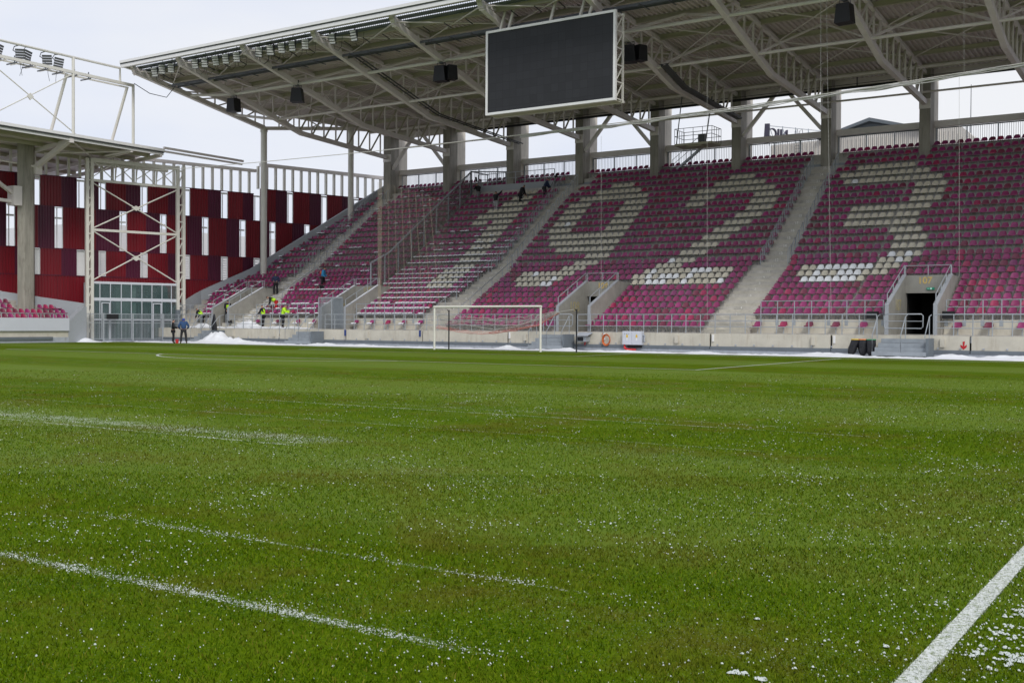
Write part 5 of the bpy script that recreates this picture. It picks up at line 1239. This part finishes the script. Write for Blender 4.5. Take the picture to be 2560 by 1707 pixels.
q = MB(); q.tube([(-34, -9.5, 19.0), (-34, -2.6, 14.9)], .04, 6); q.tube([(-34, -9.5, 15.0), (-34, -3.0, 19.1)], .04, 6); q.prism([(-6.45, 17.0), (-6.2, 17.25), (-5.95, 17.0), (-6.2, 16.75)], 0, -34.05, -33.95); q.build('x_brace', 'white', ga)
q = MB(); a = pX(335, 209, -34); q.tube([a, a+Vector((.8, .8, -.7)), a+Vector((1.5, 1.8, -.9)), a+Vector((2.2, 2.2, .1))], .03, 5); tag(q.build('loose_cable', 'black'), 'black cable sagging from the gantry tip to the roof corner', 'cable')
def gflood():
    o = empty('gantry_floodlight'); h = MB()
    for i in range(4): h.box(-.32, .32, -.03-.02*i, .06-.02*i, -.25-i*.175-.07, -.25-i*.175+.07)
    h.build('lamp_bank', 'lampgrey', o)
    h = MB(); h.tube([(.1, 0, .12), (-.35, .1, -.05), (-.45, .05, -.3), (-.25, .05, -.42)], .035, 6); h.build('yoke', 'gutter', o)
    h = MB(); h.tube([(0, .05, -.85), (.02, .05, -1.5), (.1, .1, -2.0)], .014, 5); h.build('cable', 'black', o); return o
g0 = gflood()
for i, (y, rz) in enumerate(((-8.3, 1.9), (-6.95, 1.2), (-6.2, 1.9), (-4.95, 1.1), (-3.9, 1.25))):
    o = g0 if i == 0 else dup(g0); o.location = (-34, y, 20.28); o.rotation_euler = (.35, .1*(-1)**i, rz); tag(o, 'dark backed floodlight on the gantry pipe, %s from the left edge' % ow(i), 'floodlight', 'floodlights on the light gantry')
# seats of the side stand
o0 = None
names = ['lowest row', 'second row', 'third row', 'fourth row', 'top row']
for ri, (x, z, y0, y1) in enumerate(((-37.0, 1.80, -9.6, -1.5), (-37.7, 2.15, -9.4, -1.2), (-38.4, 2.50, -9.2, -1.2), (-39.1, 2.87, -9.0, -4.9), (-39.8, 3.23, -8.8, -5.3))):
    n = int((y1-y0)/.48); c_ = 0
    for i in range(n+1):
        y = y1-i*.48
        if ri == 2 and -5.0 < y < -2.7: continue
        px, py, zz = project((x, y, z))
        if px < -6: break
        col = SR.choice(('plum', 'crimson', 'crimson', 'magenta', 'maroon')); 
        if col not in meshes:
            t = SEATG.build('stadium_seat', ['seat_'+col, 'galv', 'snow']); meshes[col] = t.data; bpy.data.objects.remove(t)
        o = bpy.data.objects.new('stadium_seat', meshes[col]); C.objects.link(o); o.location = (x-.05, y, z); o.rotation_euler[2] = math.pi/2
        tag(o, '%s seat of the side stand, %s, %s from the right end' % (CN[col], names[ri], ordn(c_+1)), 'seat', 'seats of the side stand'); c_ += 1
# ================================================================== PEOPLE
CM = {}
def cmat(name, col, rough=.85):
    if name not in CM: CM[name] = mat('cloth_'+name, col, rough, var=.18, scale=9, bump=.3, bscale=30)
    return CM[name]
for nme, c in (('skin', (.42, .24, .17)), ('black', (.012, .012, .016)), ('navy', (.018, .03, .075)), ('blue', (.03, .075, .19)), ('sky', (.04, .30, .58)), ('hiviz', (.52, .95, .03)), ('charcoal', (.03, .03, .035)), ('grey', (.22, .22, .23)), ('red', (.5, .015, .02)), ('royal', (.04, .08, .38)), ('orange', (.6, .14, .04)), ('brown', (.09, .06, .04)), ('shoe', (.03, .03, .03)), ('palegrey', (.42, .42, .45))): cmat(nme, c)
def skinned(name, vs, es, rad, mname, parent, sub=1, root=0):
    me = bpy.data.meshes.new(name); me.from_pydata([tuple(v) for v in vs], es, []); me.materials.append(CM[mname])
    o = bpy.data.objects.new(name, me); C.objects.link(o)
    if parent is not None: o.parent = parent
    md = o.modifiers.new('Skin', 'SKIN'); md.use_smooth_shade = True
    if not me.skin_vertices: me.attributes  # layer is created with the modifier
    sv = me.skin_vertices[0].data
    for i, r in enumerate(rad):
        r = r if isinstance(r, tuple) else (r, r); sv[i].radius = r
    sv[root].use_root = True
    s = o.modifiers.new('Sub', 'SUBSURF'); s.levels = sub; s.render_levels = sub
    return o
def person(label, loc, head, bend=0.0, hands=None, legs=None, jacket='black', trousers='black', hat='black', vest=None, hood=None, turn=0.0, h=1.76, sleeves=None, pack=None, look=0.0):
    """faces local +Y. hands: two targets (x,y,z) in metres for left and right wrist"""
    s = h/1.76; V = Vector
    hipz = .93
    if legs is None: legs = [((-.12, .02, .50), (-.13, -.02, .09)), ((.12, .03, .50), (.13, .0, .09))]
    P0 = V((0, 0, hipz)); cb, sb = math.cos(bend), math.sin(bend)
    def up_(p): p = V(p)-V((0, 0, hipz)); return V((p.x, p.y*cb+p.z*sb, p.z*cb-p.y*sb))+V((0, 0, hipz))
    waist, chest, neck, hd, crown_ = up_((0, 0, 1.13)), up_((0, 0, 1.36)), up_((0, .0, 1.50)), up_((0, .03-look*.05, 1.60)), up_((0, .02-look*.1, 1.70))
    shl, shr = up_((-.19, 0, 1.42)), up_((.19, 0, 1.42))
    if hands is None: hands = [(-.27, .10, .86), (.27, .10, .86)]
    W_ = [V(hands[0]), V(hands[1])]
    def elbow(sh, w, sd_):
        m = (sh+w)/2; d = (w-sh).length; b = math.sqrt(max(.0, .29**2-(d/2)**2)) if d < .58 else .02
        o_ = V((sd_*.6, -.5, -.4)).normalized(); return m+o_*b
    for i, sh in enumerate((shl, shr)):
        d = W_[i]-sh
        if d.length > .56: W_[i] = sh+d.normalized()*.56
    el, er = elbow(shl, W_[0], -1), elbow(shr, W_[1], 1)
    hipl, hipr = V((-.10, 0, hipz-.05)), V((.10, 0, hipz-.05)); (kl, al), (kr, ar) = [(V(a), V(b)) for a, b in legs]
    vs = [P0, waist, chest, neck, hd, crown_, shl, el, W_[0], shr, er, W_[1], hipl, kl, al, hipr, kr, ar, al+V((-.02, .15, -.05)), ar+V((.02, .15, -.05))]
    es = [(0, 1), (1, 2), (2, 3), (3, 4), (4, 5), (2, 6), (6, 7), (7, 8), (2, 9), (9, 10), (10, 11), (0, 12), (12, 13), (13, 14), (0, 15), (15, 16), (16, 17), (14, 18), (17, 19)]
    ra = [(.14, .10), (.13, .09), (.14, .10), .055, (.078, .092), (.07, .08), .06, .042, .03, .06, .042, .03, .08, .055, .04, .08, .055, .04, .03, .03]
    # nose, then palms, fingers and thumbs
    nz_ = hd+up_((0, .105, 1.60))-up_((0, 0, 1.60)); vs.append(nz_); es.append((4, len(vs)-1)); ra.append(.016)
    for wi, w_, e_, sd_ in ((8, W_[0], el, -1), (11, W_[1], er, 1)):
        d = (w_-e_).normalized(); sdv = d.cross(V((0, 0, 1))); sdv = sdv.normalized() if sdv.length > .1 else V((1, 0, 0))
        palm = w_+d*.07; vs.append(palm); pi_ = len(vs)-1; es.append((wi, pi_)); ra.append(.028)
        for f_ in range(4):
            k1 = palm+d*.035+sdv*(-.03+.02*f_); k2 = k1+d*(.03+.006*(1 if f_ in (1, 2) else 0))+V((0, 0, -.015)); vs.append(k1); vs.append(k2); es.append((pi_, len(vs)-2)); es.append((len(vs)-2, len(vs)-1)); ra += [.010, .008]
        t1 = palm-d*.02+sdv*.04*(-sd_); vs.append(t1); es.append((pi_, len(vs)-1)); ra.append(.011); vs.append(t1+d*.035); es.append((len(vs)-2, len(vs)-1)); ra.append(.009)
    o = skinned('person', [v*s for v in vs], es, [((r[0]*s, r[1]*s) if isinstance(r, tuple) else r*s) for r in ra], 'skin', None, 2)
    o.location = loc; o.rotation_euler[2] = head; tag(o, label, 'person')
    def cl(name, idx, ed, rd, m, sub=2):
        mp_ = {a: i for i, a in enumerate(idx)}; return skinned(name, [vs[a]*s for a in idx], [(mp_[a], mp_[b]) for a, b in ed], [((r[0]*s, r[1]*s) if isinstance(r, tuple) else r*s) for r in rd], m, o, sub)
    cl('trousers', [0, 12, 13, 14, 15, 16, 17], [(0, 12), (12, 13), (13, 14), (0, 15), (15, 16), (16, 17)], [(.155, .12), .105, .082, .075, .105, .082, .075], trousers)
    cl('jacket', [0, 1, 2, 3, 6, 7, 8, 9, 10, 11], [(0, 1), (1, 2), (2, 3), (2, 6), (6, 7), (7, 8), (2, 9), (9, 10), (10, 11)], [(.185, .14), (.18, .145), (.185, .145), .085, .10, .078, .058, .10, .078, .058], jacket)
    if vest: 
        base_ = P0+(waist-P0)*.1; v2 = [base_, waist, chest, chest+(neck-chest)*.45]; skinned('vest', [v*s for v in v2], [(0, 1), (1, 2), (2, 3)], [(.20*s, .16*s), (.195*s, .16*s), (.205*s, .165*s), (.17*s, .12*s)], vest, o, 2)
    for i_, (a, b) in enumerate(((14, 18), (17, 19))):
        cl('shoe', [a, b], [(a, b)], [.06, .048], 'shoe', 1)
    if hat or hood:
        m_ = hood or hat; c_ = hd+(crown_-hd)*.55; v2 = [c_-(V((0, 1, 0)) if bend < .5 else V((0, .6, .6)))*.015, crown_+(crown_-hd)*.22]
        if hood: v2 = [neck-V((0, .03, 0)), hd-V((0, .035, 0)), crown_]
        skinned('hood' if hood else 'hat', [v*s for v in v2], [(i, i+1) for i in range(len(v2)-1)], [.098*s, .085*s] if not hood else [.10*s, .115*s, .09*s], m_, o, 2)
    if pack:
        c_ = chest-up_((0, .2, 1.3))+up_((0, 0, 1.3)); v2 = [c_+V((0, 0, -.25)), c_+V((0, 0, .05))]; skinned('backpack', [v*s for v in v2], [(0, 1)], [.13*s, .12*s], pack, o, 1)
    return o
def heading(dx, dy): return math.atan2(dy, dx)-math.pi/2
PG = None
def shovel(a, b, label, blade=True):
    g = MB(); a = Vector(a); b = Vector(b); g.tube([a, b], .017, 6)
    o = g.build('shovel', 'bark'); tag(o, label, 'shovel')
    d = (b-a).normalized(); sd_ = d.cross(Vector((0, 0, 1))).normalized(); n_ = sd_.cross(d)
    q = MB(); c_ = b+d*.18; q.add([b-sd_*.14, b+sd_*.14, b+d*.38+sd_*.16, b+d*.38-sd_*.16, b-sd_*.14+n_*.02, b+sd_*.14+n_*.02, b+d*.38+sd_*.16+n_*.02, b+d*.38-sd_*.16+n_*.02], [(0, 1, 2, 3), (7, 6, 5, 4), (0, 4, 5, 1), (1, 5, 6, 2), (2, 6, 7, 3), (3, 7, 4, 0)]); q.build('blade', 'black', o)
    return o
cam_dir = math.atan2(-(CAM.y-1), -(CAM.x+28))  # not used for geometry
away = heading(-.77, .63)
person('man in black padded jacket and black cap standing at the pitch edge', (-28.35, 1.35, 0), heading(.6, .75), jacket='black', trousers='black', hat='black', hands=[(-.12, .28, 1.1), (.16, .30, 1.12)], h=1.74)
person('man in blue hooded puffer jacket seen from behind at the pitch edge', (-27.35, 1.45, 0), away, jacket='blue', trousers='charcoal', hood='royal', hands=[(-.22, .12, .98), (.24, .14, 1.0)], legs=[((-.15, .02, .5), (-.18, .0, .09)), ((.15, .02, .5), (.19, .02, .09))], h=1.86)
b_ = empty('red_bucket', 'small red bucket on the snow between the two men', 'bucket', None, (-27.75, 1.2, 0)); q = MB(); q.tube([(0, 0, 0), (0, 0, .3)], [.10, .13], 12); q.build('bucket_body', 'red', b_)
person('worker in yellow vest bending over the stair at the far left end', (-32.2, 7.35, 1.12), heading(-.9, -.3), bend=.75, vest='hiviz', hands=[(-.2, .5, .75), (.2, .5, .75)], h=1.74)
person('worker in yellow vest shovelling beside the parapet of the far left portal', (-29.75, 7.7, 1.5), heading(.75, -.5), bend=.35, vest='hiviz', hands=[(-.1, .42, .95), (.12, .5, .85)], trousers='charcoal', h=1.8)
shovel((-29.5, 7.4, 2.6), (-28.75, 7.0, 1.75), 'black bladed shovel held by the worker at the parapet')
person('person in navy coat with fur trimmed hood standing on the snowy stair', (-28.45, 11.55, rowT(7)), heading(.6, -.8), jacket='navy', trousers='black', hood='brown', hands=[(-.14, .22, 1.08), (.14, .22, 1.08)], h=1.72)
person('worker in yellow vest bending among the seats by the snowy stair', (-25.9, 9.1, rowT(3)), heading(-.7, -.7), bend=1.15, vest='hiviz', trousers='red', hands=[(-.15, .55, .5), (.2, .6, .5)], h=1.78)
person('worker in yellow vest and black cap standing on the walkway snow', (-25.2, 7.1, 1.12), heading(-1, -.25), vest='hiviz', bend=.12, hands=[(-.25, .35, 1.0), (.15, .42, .98)], legs=[((-.13, .05, .5), (-.17, -.06, .09)), ((.14, .1, .5), (.17, .12, .09))], h=1.76)
person('worker in full bright yellow jacket reaching right on the walkway', (-23.2, 7.1, 1.12), heading(.9, .5), jacket='hiviz', bend=.30, hands=[(-.30, .45, 1.25), (.1, .55, 1.12)], legs=[((-.14, .05, .5), (-.18, -.05, .09)), ((.14, .05, .5), (.18, .06, .09))], h=1.80)
person('worker in sky blue jacket with orange backpack blower among the seats', (-24.5, 12.75, rowT(8)+.02), heading(.75, .4), jacket='sky', bend=.18, pack='orange', hands=[(-.2, .3, 1.0), (.25, .25, .95)], legs=[((-.12, .12, .5), (-.14, .1, .09)), ((.12, -.02, .5), (.15, -.12, .09))], h=1.80)
shovel((-24.55, 12.4, rowT(8)+1.1), (-23.95, 12.0, rowT(8)+.3), 'long blower tube held low by the worker in sky blue')
person('worker in black top and grey trousers behind the dividing fence', (-17.2, 23.7, rowT(23)), heading(-.8, .2), bend=.35, jacket='black', trousers='grey', hands=[(-.2, .4, 1.2), (.15, .5, 1.4)], h=1.8)
person('worker in black top and pale grey trousers with arms raised', (-14.35, 22.0, rowT(21)), heading(.3, .95), jacket='black', trousers='palegrey', hands=[(-.2, .38, 1.5), (.42, .3, 1.75)], h=1.78)
person('worker all in black bending beside the cream seats at the top', (-12.5, 22.8, rowT(22)), heading(.9, .1), bend=.45, hands=[(-.15, .45, .8), (.2, .5, .75)], jacket='black', trousers='black', h=1.8)
person('dark clothed worker at the top of the stair left of the letters', (-10.75, 23.6, rowT(23)), heading(.6, .5), bend=.5, jacket='navy', trousers='charcoal', hands=[(-.15, .45, .9), (.2, .5, .85)], h=1.8)
shovel((-17.45, 23.9, rowT(23)+1.1), (-17.6, 23.9, rowT(23)+1.9), 'raised shovel held by the worker behind the fence')
shovel((-10.4, 23.9, rowT(23)+.9), (-9.9, 23.9, rowT(23)+1.7), 'shovel leaning up beside the worker at the stair top')
# black sack hung on the corner railing
g = MB(); n = 10; vs = []
for j in range(9):
    t = j/8; r_ = .08+.20*math.sin(min(1, t*1.3)*1.5)
    for k in range(n): a = k*6.283/n; w_ = 1+.15*math.sin(k*2.7+j*.9); vs.append((-29.15+math.cos(a)*r_*w_*.9, 5.85+math.sin(a)*r_*w_*.45, 2.15-t*1.35))
g.add(vs, [(j*n+k, j*n+(k+1) % n, (j+1)*n+(k+1) % n, (j+1)*n+k) for j in range(8) for k in range(n)], 0, True)
tag(g.build('hanging_sack', 'rubber'), 'long black plastic sack hung over the railing at the far left steps', 'sack')
